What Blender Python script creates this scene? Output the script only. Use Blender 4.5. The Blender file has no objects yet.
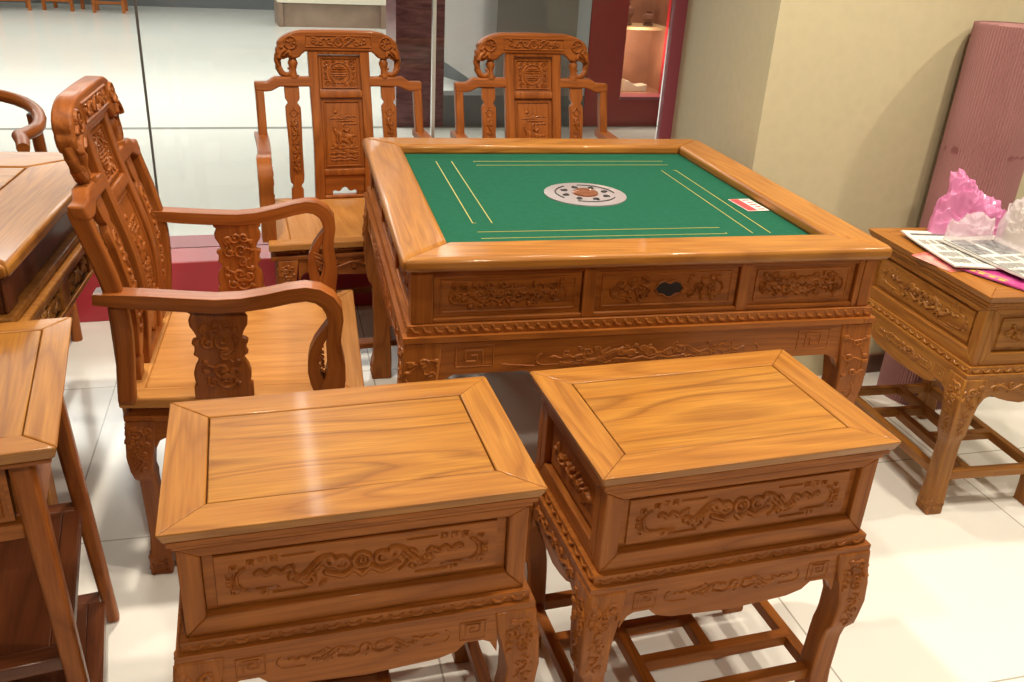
import bpy, math, random
import numpy as np
from mathutils import Matrix, Vector
rnd = random.Random(7)
S = bpy.context.scene
col = S.collection
PI = math.pi

# ------------------------------------------------------------------ camera, world, exposure
TH = 0.307                                   # direction of the shop's glass wall in the floor plan
def W(e, n, z=0.0):                          # building axes (along the glass, towards the corridor) -> world
    return Vector((e*math.cos(TH) - n*math.sin(TH), e*math.sin(TH) + n*math.cos(TH), z))
cam_d = bpy.data.cameras.new('camera')
cam = bpy.data.objects.new('camera', cam_d); col.objects.link(cam)
pit, rol = 0.43385, 0.05896
F = Vector((0, math.cos(pit), -math.sin(pit))); U0 = Vector((0, math.sin(pit), math.cos(pit))); R0 = Vector((1, 0, 0))
Rv = R0*math.cos(rol) + U0*math.sin(rol); Uv = U0*math.cos(rol) - R0*math.sin(rol)
mw = Matrix.Identity(4)
for i in range(3):
    mw[i][0] = Rv[i]; mw[i][1] = Uv[i]; mw[i][2] = -F[i]
mw[2][3] = 1.36578
cam.matrix_world = mw
cam_d.sensor_width = 36; cam_d.lens = 887.74*36/1024; cam_d.clip_start = .05; cam_d.clip_end = 100
S.camera = cam
S.view_settings.view_transform = 'Standard'; S.view_settings.look = 'None'
S.view_settings.exposure = 0.0; S.view_settings.gamma = 1.0; S.view_settings.use_curve_mapping = False
w = bpy.data.worlds.new('world'); S.world = w; w.use_nodes = True
w.node_tree.nodes['Background'].inputs[0].default_value = (1.0, .95, .86, 1)
w.node_tree.nodes['Background'].inputs[1].default_value = .08

def aim(o, p):
    o.rotation_euler = (Vector(p) - o.location).to_track_quat('-Z', 'Y').to_euler()
def spot(loc, target, power, size=.05, angle=80, color=(1, .88, .70), blend=.6):
    l = bpy.data.lights.new('ceiling_spot', 'SPOT'); l.energy = power; l.shadow_soft_size = size
    l.spot_size = math.radians(angle); l.spot_blend = blend; l.color = color
    o = bpy.data.objects.new('ceiling_spot', l); col.objects.link(o); o.location = loc; aim(o, target)
def area(loc, sx, sy, power, rotz=0, color=(1, .975, .93)):
    l = bpy.data.lights.new('ceiling_panel', 'AREA'); l.shape = 'RECTANGLE'; l.size = sx; l.size_y = sy
    l.energy = power; l.color = color
    o = bpy.data.objects.new('ceiling_panel', l); col.objects.link(o); o.location = loc; o.rotation_euler = (0, 0, rotz)
spot((.85, 1.30, 2.85), (.8, 1.3, 0), 90, angle=120)
spot((-.75, 1.75, 2.85), (-.6, 1.7, 0), 175, angle=115)
spot((.25, 2.60, 2.85), (.25, 2.4, .6), 68, angle=110)
spot(W(3.2, 1.35, 2.85), W(2.0, 2.3, .7), 110, angle=95)
spot((1.35, 1.7, 2.85), (1.3, 1.8, 0), 125, angle=100)
spot(W(.3, -1.2, 2.85), W(.3, .9, .5), 120, angle=80)
area(W(.26, 4.5, 2.97), .05, 2.6, 8, TH)                 # tube lamps of the corridor
area(W(3.2, 6.2, 2.97), .05, 2.2, 8, TH)
area(W(-3.2, 4.6, 2.97), .10, 2.4, 12, TH)
area(W(-1.0, 7.6, 2.97), 9, 1.2, 370, TH)
area(W(-1.5, 12, 2.97), 10, 1.5, 230, TH)

# ------------------------------------------------------------------ materials
def mat(name):
    m = bpy.data.materials.new(name); m.use_nodes = True
    nt = m.node_tree; return m, nt, nt.nodes['Principled BSDF']
def N(nt, t, **k):
    n = nt.nodes.new(t)
    for a, b in k.items():
        if a.startswith('i_'): n.inputs[a[2:].replace('_', ' ')].default_value = b
        else: setattr(n, a, b)
    return n
def plain(name, c, rough=.5, metal=0, spec=.5, noise=None):
    m, nt, b = mat(name)
    b.inputs['Base Color'].default_value = (*c, 1); b.inputs['Roughness'].default_value = rough
    b.inputs['Metallic'].default_value = metal; b.inputs['Specular IOR Level'].default_value = spec
    if noise:
        tc = N(nt, 'ShaderNodeTexCoord'); nz = N(nt, 'ShaderNodeTexNoise'); nz.inputs['Scale'].default_value = noise[0]; nz.inputs['Detail'].default_value = 4
        nt.links.new(tc.outputs['Object'], nz.inputs['Vector'])
        mx = N(nt, 'ShaderNodeMix', data_type='RGBA'); mx.inputs[6].default_value = (*c, 1); mx.inputs[7].default_value = (*noise[1], 1)
        mr = N(nt, 'ShaderNodeMapRange'); mr.inputs[1].default_value = .35; mr.inputs[2].default_value = .65
        nt.links.new(nz.outputs[0], mr.inputs[0]); nt.links.new(mr.outputs[0], mx.inputs[0]); nt.links.new(mx.outputs[2], b.inputs['Base Color'])
    return m
def wood(name, light, mid, dark, rough=.3, figure=9.0, dk=.38, coat=.3):
    m, nt, b = mat(name); L = nt.links.new
    at = N(nt, 'ShaderNodeAttribute', attribute_name='grain')
    oi = N(nt, 'ShaderNodeObjectInfo')
    off = N(nt, 'ShaderNodeVectorMath', operation='SCALE'); off.inputs[0].default_value = (7.3, 5.1, 3.7); L(oi.outputs['Random'], off.inputs['Scale'])
    ad = N(nt, 'ShaderNodeVectorMath', operation='ADD'); L(at.outputs['Vector'], ad.inputs[0]); L(off.outputs[0], ad.inputs[1])
    mp = N(nt, 'ShaderNodeMapping'); mp.inputs['Scale'].default_value = (1.3, 11, 11); L(ad.outputs[0], mp.inputs['Vector'])
    n1 = N(nt, 'ShaderNodeTexNoise'); n1.inputs['Scale'].default_value = 1.0; n1.inputs['Detail'].default_value = 1.6; n1.inputs['Roughness'].default_value = .45; n1.inputs['Distortion'].default_value = .25
    L(mp.outputs[0], n1.inputs['Vector'])
    mu = N(nt, 'ShaderNodeMath', operation='MULTIPLY'); mu.inputs[1].default_value = figure; L(n1.outputs[0], mu.inputs[0])
    fr = N(nt, 'ShaderNodeMath', operation='FRACT'); L(mu.outputs[0], fr.inputs[0])
    r1 = N(nt, 'ShaderNodeValToRGB'); L(fr.outputs[0], r1.inputs[0])
    r1.color_ramp.elements[0].position = 0; r1.color_ramp.elements[0].color = (*mid, 1)
    e = r1.color_ramp.elements.new(.55); e.color = (*light, 1)
    e = r1.color_ramp.elements.new(.9); e.color = tuple(dk*a + (1-dk)*c for a, c in zip(dark, mid)) + (1,)
    r1.color_ramp.elements[-1].position = 1; r1.color_ramp.elements[-1].color = (*mid, 1)
    # broad tone drift
    mp3 = N(nt, 'ShaderNodeMapping'); mp3.inputs['Scale'].default_value = (2, 9, 9); L(ad.outputs[0], mp3.inputs['Vector'])
    n3 = N(nt, 'ShaderNodeTexNoise'); n3.inputs['Scale'].default_value = 1.3; n3.inputs['Detail'].default_value = 3; L(mp3.outputs[0], n3.inputs['Vector'])
    mr3 = N(nt, 'ShaderNodeMapRange'); mr3.inputs[1].default_value = .3; mr3.inputs[2].default_value = .72; mr3.inputs[3].default_value = 0; mr3.inputs[4].default_value = .55; L(n3.outputs[0], mr3.inputs[0])
    mx3 = N(nt, 'ShaderNodeMix', data_type='RGBA'); L(mr3.outputs[0], mx3.inputs[0]); L(r1.outputs[0], mx3.inputs[6]); mx3.inputs[7].default_value = (*mid, 1)
    # pores
    mp2 = N(nt, 'ShaderNodeMapping'); mp2.inputs['Scale'].default_value = (9, 220, 220); L(ad.outputs[0], mp2.inputs['Vector'])
    n2 = N(nt, 'ShaderNodeTexNoise'); n2.inputs['Scale'].default_value = 1.0; n2.inputs['Detail'].default_value = 2; L(mp2.outputs[0], n2.inputs['Vector'])
    mr = N(nt, 'ShaderNodeMapRange'); mr.inputs[1].default_value = .35; mr.inputs[2].default_value = .7; mr.inputs[3].default_value = 0; mr.inputs[4].default_value = .35; L(n2.outputs[0], mr.inputs[0])
    mx = N(nt, 'ShaderNodeMix', data_type='RGBA'); L(mr.outputs[0], mx.inputs[0]); L(mx3.outputs[2], mx.inputs[6]); mx.inputs[7].default_value = (*dark, 1)
    L(mx.outputs[2], b.inputs['Base Color'])
    b.inputs['Roughness'].default_value = rough
    b.inputs['Coat Weight'].default_value = coat; b.inputs['Coat Roughness'].default_value = .10; b.inputs['Specular IOR Level'].default_value = .2
    return m
M = {}
M['honey'] = wood('honey rosewood', (.45, .193, .034), (.365, .143, .024), (.15, .045, .008), .42)
M['carve'] = wood('carved rosewood', (.43, .140, .023), (.34, .102, .016), (.14, .038, .008), .45, 9, .38, .08)
M['figured'] = wood('figured rosewood', (.46, .205, .032), (.37, .145, .021), (.11, .034, .007), .38, 8, .5)
M['chair'] = wood('chair rosewood', (.37, .112, .020), (.29, .080, .013), (.12, .030, .006), .42, 9, .38, .12)
M['seat'] = wood('seat rosewood', (.58, .27, .075), (.50, .215, .055), (.30, .11, .025), .50, 7, .3, 0)
M['light'] = wood('pale rosewood', (.42, .180, .034), (.34, .130, .024), (.15, .048, .009), .42, 9, .38, .15)
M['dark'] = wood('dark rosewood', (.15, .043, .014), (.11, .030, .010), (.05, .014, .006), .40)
M['felt'] = plain('green felt', (.010, .088, .050), .95, spec=.12, noise=(60, (.012, .098, .057)))
M['gold'] = plain('gold thread', (.62, .50, .12), .35, .4)
M['silver'] = plain('silver plastic', (.40, .36, .38), .35, .3)
M['copper'] = plain('copper dome', (.40, .16, .09), .22, .6)
M['black'] = plain('black ink', (.02, .018, .02), .4)
M['hole'] = plain('painted recess shade', (.012, .006, .004), .6)  # near-black colour standing in for the shade inside openings
M['red'] = plain('red lacquered panel', (.33, .012, .022), .28, noise=(2, (.30, .012, .022)))
M['pinkred'] = plain('red frame', (.27, .06, .085), .3)
M['ledge'] = plain('red ledge', (.42, .03, .045), .32)
M['skirt'] = plain('grey skirting stone', (.12, .13, .135), .3)
M['white'] = plain('white plaster', (.72, .72, .68), .7)
M['bluewhite'] = plain('pale blue trim', (.45, .50, .56), .5)
M['ceil'] = plain('ceiling paint', (.8, .78, .72), .8)
M['seam'] = plain('dark silicone seam', (.09, .085, .08), .5)
M['edge_glint'] = plain('painted glass edge glint', (.62, .64, .62), .3, .3)  # pale colour standing in for the glint on a glass edge
M['paper'] = plain('newsprint', (.68, .66, .62), .8)
M['ink'] = plain('newsprint ink', (.12, .12, .12), .8)
M['photoink'] = plain('newsprint photograph ink', (.32, .32, .33), .8, noise=(55, (.12, .12, .13)))
M['redpaper'] = plain('red leaflet', (.62, .10, .10), .5, noise=(40, (.75, .4, .35)))
M['magenta'] = plain('magenta print', (.42, .03, .20), .4, noise=(30, (.55, .12, .32)))
M['yellow'] = plain('yellow print', (.65, .55, .06), .4)
M['cardred'] = plain('card red print', (.6, .05, .06), .5)
M['cardwhite'] = plain('card white stock', (.78, .72, .68), .5)
M['counter'] = plain('counter veneer', (.27, .19, .135), .5, noise=(3, (.20, .13, .09)))
M['cream'] = plain('cream counter top', (.62, .57, .46), .5)
M['showcase'] = plain('showcase backing', (.36, .17, .10), .5, noise=(4, (.24, .11, .07)))
M['shelf'] = plain('showcase shelf', (.55, .38, .2), .4)
M['brown'] = plain('brown ornament', (.18, .08, .05), .4)

def wallpaper():
    m, nt, b = mat('cream wallpaper'); L = nt.links.new
    tc = N(nt, 'ShaderNodeTexCoord')
    v = N(nt, 'ShaderNodeTexVoronoi'); v.inputs['Scale'].default_value = 26; L(tc.outputs['Object'], v.inputs['Vector'])
    n = N(nt, 'ShaderNodeTexNoise'); n.inputs['Scale'].default_value = 60; n.inputs['Detail'].default_value = 3; L(tc.outputs['Object'], n.inputs['Vector'])
    mx = N(nt, 'ShaderNodeMix', data_type='RGBA'); mx.inputs[6].default_value = (.53, .47, .305, 1); mx.inputs[7].default_value = (.56, .495, .325, 1)
    mu = N(nt, 'ShaderNodeMath', operation='MULTIPLY'); L(v.outputs['Distance'], mu.inputs[0]); L(n.outputs[0], mu.inputs[1])
    mr = N(nt, 'ShaderNodeMapRange'); mr.inputs[1].default_value = .05; mr.inputs[2].default_value = .4; L(mu.outputs[0], mr.inputs[0]); L(mr.outputs[0], mx.inputs[0])
    L(mx.outputs[2], b.inputs['Base Color']); b.inputs['Roughness'].default_value = .6
    return m
M['wall'] = wallpaper()
def tiles(name, size, ang, off, c1, c2, cj, rough, jw=.003, spec=.5):
    m, nt, b = mat(name); L = nt.links.new
    tc = N(nt, 'ShaderNodeTexCoord')
    mp = N(nt, 'ShaderNodeMapping', vector_type='TEXTURE'); mp.inputs['Rotation'].default_value = (0, 0, ang)
    L(tc.outputs['Object'], mp.inputs['Vector'])
    sp = N(nt, 'ShaderNodeSeparateXYZ'); L(mp.outputs[0], sp.inputs[0])
    ds = []
    for k in range(2):
        a = N(nt, 'ShaderNodeMath', operation='SUBTRACT'); L(sp.outputs[k], a.inputs[0]); a.inputs[1].default_value = off[k]
        d = N(nt, 'ShaderNodeMath', operation='DIVIDE'); L(a.outputs[0], d.inputs[0]); d.inputs[1].default_value = size
        r = N(nt, 'ShaderNodeMath', operation='ROUND'); L(d.outputs[0], r.inputs[0])
        s = N(nt, 'ShaderNodeMath', operation='SUBTRACT'); L(d.outputs[0], s.inputs[0]); L(r.outputs[0], s.inputs[1])
        q = N(nt, 'ShaderNodeMath', operation='ABSOLUTE'); L(s.outputs[0], q.inputs[0]); ds.append(q)
    mn = N(nt, 'ShaderNodeMath', operation='MINIMUM'); L(ds[0].outputs[0], mn.inputs[0]); L(ds[1].outputs[0], mn.inputs[1])
    lt = N(nt, 'ShaderNodeMath', operation='LESS_THAN'); L(mn.outputs[0], lt.inputs[0]); lt.inputs[1].default_value = jw/size
    nz = N(nt, 'ShaderNodeTexNoise'); nz.inputs['Scale'].default_value = 1.6; nz.inputs['Detail'].default_value = 5; L(tc.outputs['Object'], nz.inputs['Vector'])
    mx = N(nt, 'ShaderNodeMix', data_type='RGBA'); mx.inputs[6].default_value = (*c1, 1); mx.inputs[7].default_value = (*c2, 1); L(nz.outputs[0], mx.inputs[0])
    m2 = N(nt, 'ShaderNodeMix', data_type='RGBA'); L(lt.outputs[0], m2.inputs[0]); L(mx.outputs[2], m2.inputs[6]); m2.inputs[7].default_value = (*cj, 1)
    L(m2.outputs[2], b.inputs['Base Color']); b.inputs['Roughness'].default_value = rough; b.inputs['Specular IOR Level'].default_value = spec
    return m
M['floor'] = tiles('shop floor tile', .8, .27, (.26, .275), (.86, .85, .815), (.84, .83, .795), (.45, .43, .38), .16, .0022)
M['cfloor'] = tiles('corridor floor tile', 40, TH, (-20, 6.54), (.72, .73, .68), (.76, .77, .72), (.30, .30, .27), .12, .035)
def marble():
    m, nt, b = mat('dark red marble'); L = nt.links.new
    tc = N(nt, 'ShaderNodeTexCoord'); n = N(nt, 'ShaderNodeTexNoise'); n.inputs['Scale'].default_value = 3.5; n.inputs['Detail'].default_value = 8; n.inputs['Distortion'].default_value = 1.6
    mp = N(nt, 'ShaderNodeMapping'); mp.inputs['Scale'].default_value = (1, 1, 5); L(tc.outputs['Object'], mp.inputs['Vector']); L(mp.outputs[0], n.inputs['Vector'])
    r = N(nt, 'ShaderNodeValToRGB'); L(n.outputs[0], r.inputs[0])
    r.color_ramp.elements[0].position = .35; r.color_ramp.elements[0].color = (.085, .020, .024, 1)
    r.color_ramp.elements[1].position = .72; r.color_ramp.elements[1].color = (.20, .07, .075, 1)
    L(r.outputs[0], b.inputs['Base Color']); b.inputs['Roughness'].default_value = .2
    return m
M['marble'] = marble()
M['greywall'] = plain('grey wall panel', (.215, .20, .185), .5, noise=(1.5, (.24, .22, .205)))
def glass(name, tint, amt=1.0):
    m, nt, b = mat(name); L = nt.links.new
    nt.nodes.remove(b); out = nt.nodes['Material Output']
    tr = N(nt, 'ShaderNodeBsdfTransparent'); tr.inputs[0].default_value = (*tint, 1)
    gl = N(nt, 'ShaderNodeBsdfGlossy'); gl.inputs['Roughness'].default_value = .02
    fr = N(nt, 'ShaderNodeFresnel'); fr.inputs['IOR'].default_value = 1.45
    mu = N(nt, 'ShaderNodeMath', operation='MULTIPLY'); mu.inputs[1].default_value = amt; L(fr.outputs[0], mu.inputs[0])
    mx = N(nt, 'ShaderNodeMixShader'); L(mu.outputs[0], mx.inputs[0]); L(tr.outputs[0], mx.inputs[1]); L(gl.outputs[0], mx.inputs[2])
    L(mx.outputs[0], out.inputs[0]); return m
M['glass'] = glass('shop window glass', (.975, .985, .975))
def film(name, c, alpha):
    m, nt, b = mat(name); L = nt.links.new
    b.inputs['Base Color'].default_value = (*c, 1); b.inputs['Roughness'].default_value = .22; b.inputs['Specular IOR Level'].default_value = .8
    out = nt.nodes['Material Output']
    tl = N(nt, 'ShaderNodeBsdfTranslucent'); tl.inputs[0].default_value = (*c, 1)
    m1 = N(nt, 'ShaderNodeMixShader'); m1.inputs[0].default_value = .35; L(b.outputs[0], m1.inputs[1]); L(tl.outputs[0], m1.inputs[2])
    tr = N(nt, 'ShaderNodeBsdfTransparent')
    m2 = N(nt, 'ShaderNodeMixShader'); m2.inputs[0].default_value = alpha; L(tr.outputs[0], m2.inputs[1]); L(m1.outputs[0], m2.inputs[2])
    L(m2.outputs[0], out.inputs[0]); return m
M['pinkfilm'] = film('pink plastic film', (.88, .36, .66), .72)
M['whitefilm'] = film('milky plastic film', (.84, .79, .83), .42)
def corrugated():
    m, nt, b = mat('mauve corrugated board'); L = nt.links.new
    tc = N(nt, 'ShaderNodeTexCoord'); n = N(nt, 'ShaderNodeTexNoise'); n.inputs['Scale'].default_value = 5; n.inputs['Detail'].default_value = 2
    L(tc.outputs['Object'], n.inputs['Vector'])
    r = N(nt, 'ShaderNodeValToRGB'); L(n.outputs[0], r.inputs[0])
    r.color_ramp.elements[0].position = .2; r.color_ramp.elements[0].color = (.29, .135, .13, 1)
    r.color_ramp.elements[1].position = .8; r.color_ramp.elements[1].color = (.36, .17, .165, 1)
    # a few dark blotches
    n2 = N(nt, 'ShaderNodeTexNoise'); n2.inputs['Scale'].default_value = 32; n2.inputs['Detail'].default_value = 2; L(tc.outputs['Object'], n2.inputs['Vector'])
    mr = N(nt, 'ShaderNodeMapRange'); mr.inputs[1].default_value = .56; mr.inputs[2].default_value = .62; mr.inputs[4].default_value = .7
    sx = N(nt, 'ShaderNodeSeparateXYZ'); L(tc.outputs['Object'], sx.inputs[0]); sb = N(nt, 'ShaderNodeMath', operation='SUBTRACT'); L(sx.outputs[2], sb.inputs[0]); sb.inputs[1].default_value = .83
    ab = N(nt, 'ShaderNodeMath', operation='ABSOLUTE'); L(sb.outputs[0], ab.inputs[0]); lt = N(nt, 'ShaderNodeMapRange'); L(ab.outputs[0], lt.inputs[0]); lt.inputs[1].default_value = 0; lt.inputs[2].default_value = .06; lt.inputs[3].default_value = 1; lt.inputs[4].default_value = .4
    mm = N(nt, 'ShaderNodeMath', operation='MULTIPLY'); L(n2.outputs[0], mm.inputs[0]); L(lt.outputs[0], mm.inputs[1]); L(mm.outputs[0], mr.inputs[0])
    mx = N(nt, 'ShaderNodeMix', data_type='RGBA'); L(mr.outputs[0], mx.inputs[0]); L(r.outputs[0], mx.inputs[6]); mx.inputs[7].default_value = (.16, .04, .04, 1)
    L(mx.outputs[2], b.inputs['Base Color']); b.inputs['Roughness'].default_value = .65
    return m
M['corr'] = corrugated()

# ------------------------------------------------------------------ mesh helpers
def perm(p, ax):
    return {'x': (p[0], p[1], p[2]), 'y': (p[1], p[0], p[2]), 'z': (p[2], p[0], p[1])}[ax]
class MB:
    def __init__(s): s.v = []; s.f = []; s.g = []; s.mi = []
    def add(s, vs, fs, ax='x', off=None, mi=0, gs=None):
        b = len(s.v)
        if off is None: off = [rnd.uniform(0, 5) for _ in range(3)]
        for i, p in enumerate(vs):
            s.v.append(tuple(p)); q = perm(p, ax) if gs is None else gs[i]
            s.g.append((q[0] + off[0], q[1] + off[1], q[2] + off[2]))
        for f in fs: s.f.append([b + i for i in f]); s.mi.append(mi)
        return s
    def box(s, x0, x1, y0, y1, z0, z1, ax='x', mi=0, fn=None):
        vs = [(x, y, z) for z in (z0, z1) for y in (y0, y1) for x in (x0, x1)]
        if fn: vs = [fn(p) for p in vs]
        return s.add(vs, [(0, 2, 3, 1), (4, 5, 7, 6), (0, 1, 5, 4), (2, 6, 7, 3), (0, 4, 6, 2), (1, 3, 7, 5)], ax, mi=mi)
    def frustum(s, c0, h0, c1, h1, z0, z1, ax='z', mi=0):          # rectangular, centres and half sizes at two heights
        vs = []
        for c, h, z in ((c0, h0, z0), (c1, h1, z1)):
            vs += [(c[0]-h[0], c[1]-h[1], z), (c[0]+h[0], c[1]-h[1], z), (c[0]-h[0], c[1]+h[1], z), (c[0]+h[0], c[1]+h[1], z)]
        return s.add(vs, [(0, 2, 3, 1), (4, 5, 7, 6), (0, 1, 5, 4), (2, 6, 7, 3), (0, 4, 6, 2), (1, 3, 7, 5)], ax, mi=mi)
    def prism(s, pts, m, t0, t1, ax='x', mi=0):                     # m(u, v, t) -> xyz ; pts counter-clockwise
        n = len(pts)
        vs = [m(u, v, t0) for u, v in pts] + [m(u, v, t1) for u, v in pts]
        fs = [list(range(n))[::-1], list(range(n, 2*n))] + [(i, (i+1) % n, n+(i+1) % n, n+i) for i in range(n)]
        return s.add(vs, fs, ax, mi=mi)
    def ribbon(s, st, m, t0, t1, ax='x', mi=0):                     # st: (u, v, half) ; rectangle swept along a path in the u,v plane
        P = np.array([(a, b) for a, b, _ in st]); H = [c for _, _, c in st]
        T = np.gradient(P, axis=0); T /= np.linalg.norm(T, axis=1)[:, None] + 1e-9
        Nn = np.stack([-T[:, 1], T[:, 0]], 1); arc = np.concatenate([[0], np.cumsum(np.linalg.norm(np.diff(P, axis=0), axis=1))])
        vs, gs = [], []
        for i in range(len(st)):
            for sg, t in ((1, t0), (1, t1), (-1, t1), (-1, t0)):
                tt = t(i) if callable(t) else t
                q = P[i] + Nn[i]*H[i]*sg; vs.append(m(q[0], q[1], tt)); gs.append((arc[i], H[i]*sg, tt))
        fs = [(0, 1, 2, 3), tuple(4*(len(st)-1)+k for k in (3, 2, 1, 0))]
        for i in range(len(st)-1):
            for k in range(4): a, b = 4*i+k, 4*i+(k+1) % 4; fs.append((a, a+4, b+4, b))
        return s.add(vs, fs, ax, mi=mi, gs=gs)
    def tube(s, P, r, n=10, ax='x', mi=0):
        P = [Vector(p) for p in P]; rr = r if isinstance(r, (list, tuple)) else [r]*len(P)
        vs, gs, arc = [], [], 0; up = Vector((0, 0, 1))
        for i, p in enumerate(P):
            t = (P[min(i+1, len(P)-1)] - P[max(i-1, 0)]).normalized()
            a = t.cross(up)
            if a.length < .05: a = t.cross(Vector((0, 1, 0)))
            a.normalize(); b = a.cross(t)
            if i: arc += (p - P[i-1]).length
            for k in range(n):
                c, d = math.cos(2*PI*k/n), math.sin(2*PI*k/n); vs.append(p + a*c*rr[i] + b*d*rr[i]); gs.append((arc, c*rr[i], d*rr[i]))
        fs = [tuple(range(n))[::-1], tuple(range(n*(len(P)-1), n*len(P)))]
        for i in range(len(P)-1):
            for k in range(n): a, b = n*i+k, n*i+(k+1) % n; fs.append((a, b, b+n, a+n))
        return s.add(vs, fs, ax, mi=mi, gs=gs)
    def relief(s, w, h, strokes, m, res=.002, skirt=.004, ax='x', base=0.0, mi=0, gax=None, mask=False):
        """carved surface: grid w x h displaced by strokes; m(u, v, height) -> xyz"""
        nx = max(4, int(w/res)); ny = max(4, int(h/res))
        X, Y = np.meshgrid(np.linspace(-w/2, w/2, nx+1), np.linspace(-h/2, h/2, ny+1))
        Z = height(X, Y, strokes)
        edge = np.minimum(np.minimum(w/2-abs(X), h/2-abs(Y))/(res*1.01), 1); Z = base + Z*edge
        vs, gs = [], []
        for j in range(ny+1):
            for i in range(nx+1):
                zz = Z[j, i] - (skirt if i in (0, nx) or j in (0, ny) else 0)
                vs.append(m(X[j, i], Y[j, i], zz)); gs.append((X[j, i], Y[j, i], 0) if gax != 'v' else (Y[j, i], X[j, i], 0))
        fs = [(j*(nx+1)+i, j*(nx+1)+i+1, (j+1)*(nx+1)+i+1, (j+1)*(nx+1)+i) for j in range(ny) for i in range(nx)]
        if mask:
            keep = Z.ravel() > 1e-4; fs = [f for f in fs if any(keep[k] for k in f)]
            used = sorted({k for f in fs for k in f}); ix = {k: n for n, k in enumerate(used)}
            vs = [vs[k] for k in used]; gs = [gs[k] for k in used]; fs = [[ix[k] for k in f] for f in fs]
        return s.add(vs, fs, ax, mi=mi, gs=gs)
    def build(s, name, mats, parent=None, bevel=0.0, seg=2, smooth=True, loc=None, rotz=0):
        me = bpy.data.meshes.new(name); me.from_pydata(s.v, [], s.f)
        a = me.attributes.new('grain', 'FLOAT_VECTOR', 'POINT'); a.data.foreach_set('vector', [c for g in s.g for c in g])
        if not isinstance(mats, (list, tuple)): mats = [mats]
        for mm in mats: me.materials.append(mm)
        me.polygons.foreach_set('material_index', s.mi)
        me.polygons.foreach_set('use_smooth', [smooth]*len(s.f))
        me.update()
        if smooth: me.set_sharp_from_angle(angle=math.radians(38))
        o = bpy.data.objects.new(name, me); col.objects.link(o)
        if parent: o.parent = parent
        if loc is not None: o.location = loc
        o.rotation_euler[2] = rotz
        if bevel:
            b = o.modifiers.new('bevel', 'BEVEL'); b.width = bevel; b.segments = seg; b.limit_method = 'ANGLE'; b.angle_limit = math.radians(40)
        return o
def height(X, Y, strokes):
    Z = np.zeros_like(X)
    for pts, wd, hh in strokes:
        P = np.asarray(pts, float)
        if len(P) == 1: P = np.vstack([P, P + 1e-5])
        lo, hi = P.min(0) - wd*1.7, P.max(0) + wd*1.7
        ms = (X > lo[0]) & (X < hi[0]) & (Y > lo[1]) & (Y < hi[1])
        if not ms.any(): continue
        x, y = X[ms], Y[ms]; best = np.full(x.shape, 1e9)
        for a, b in zip(P[:-1], P[1:]):
            d = b - a; L2 = d @ d + 1e-12
            t = np.clip(((x-a[0])*d[0] + (y-a[1])*d[1])/L2, 0, 1)
            best = np.minimum(best, (x-a[0]-t*d[0])**2 + (y-a[1]-t*d[1])**2)
        q = np.clip(1 - best/wd**2, 0, 1)
        if hh >= 0:
            z = Z[ms]; ring = np.clip(1 - abs(np.sqrt(best)/wd - 1.25)/.35, 0, 1)*hh*.45
            z = np.where((z <= 0) & (q <= 0), np.minimum(z, -ring), z)
            Z[ms] = np.where(q > 0, np.maximum(z, hh*np.sqrt(q)), z)
        else: Z[ms] = Z[ms] + hh*np.sqrt(q)
    return Z
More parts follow.
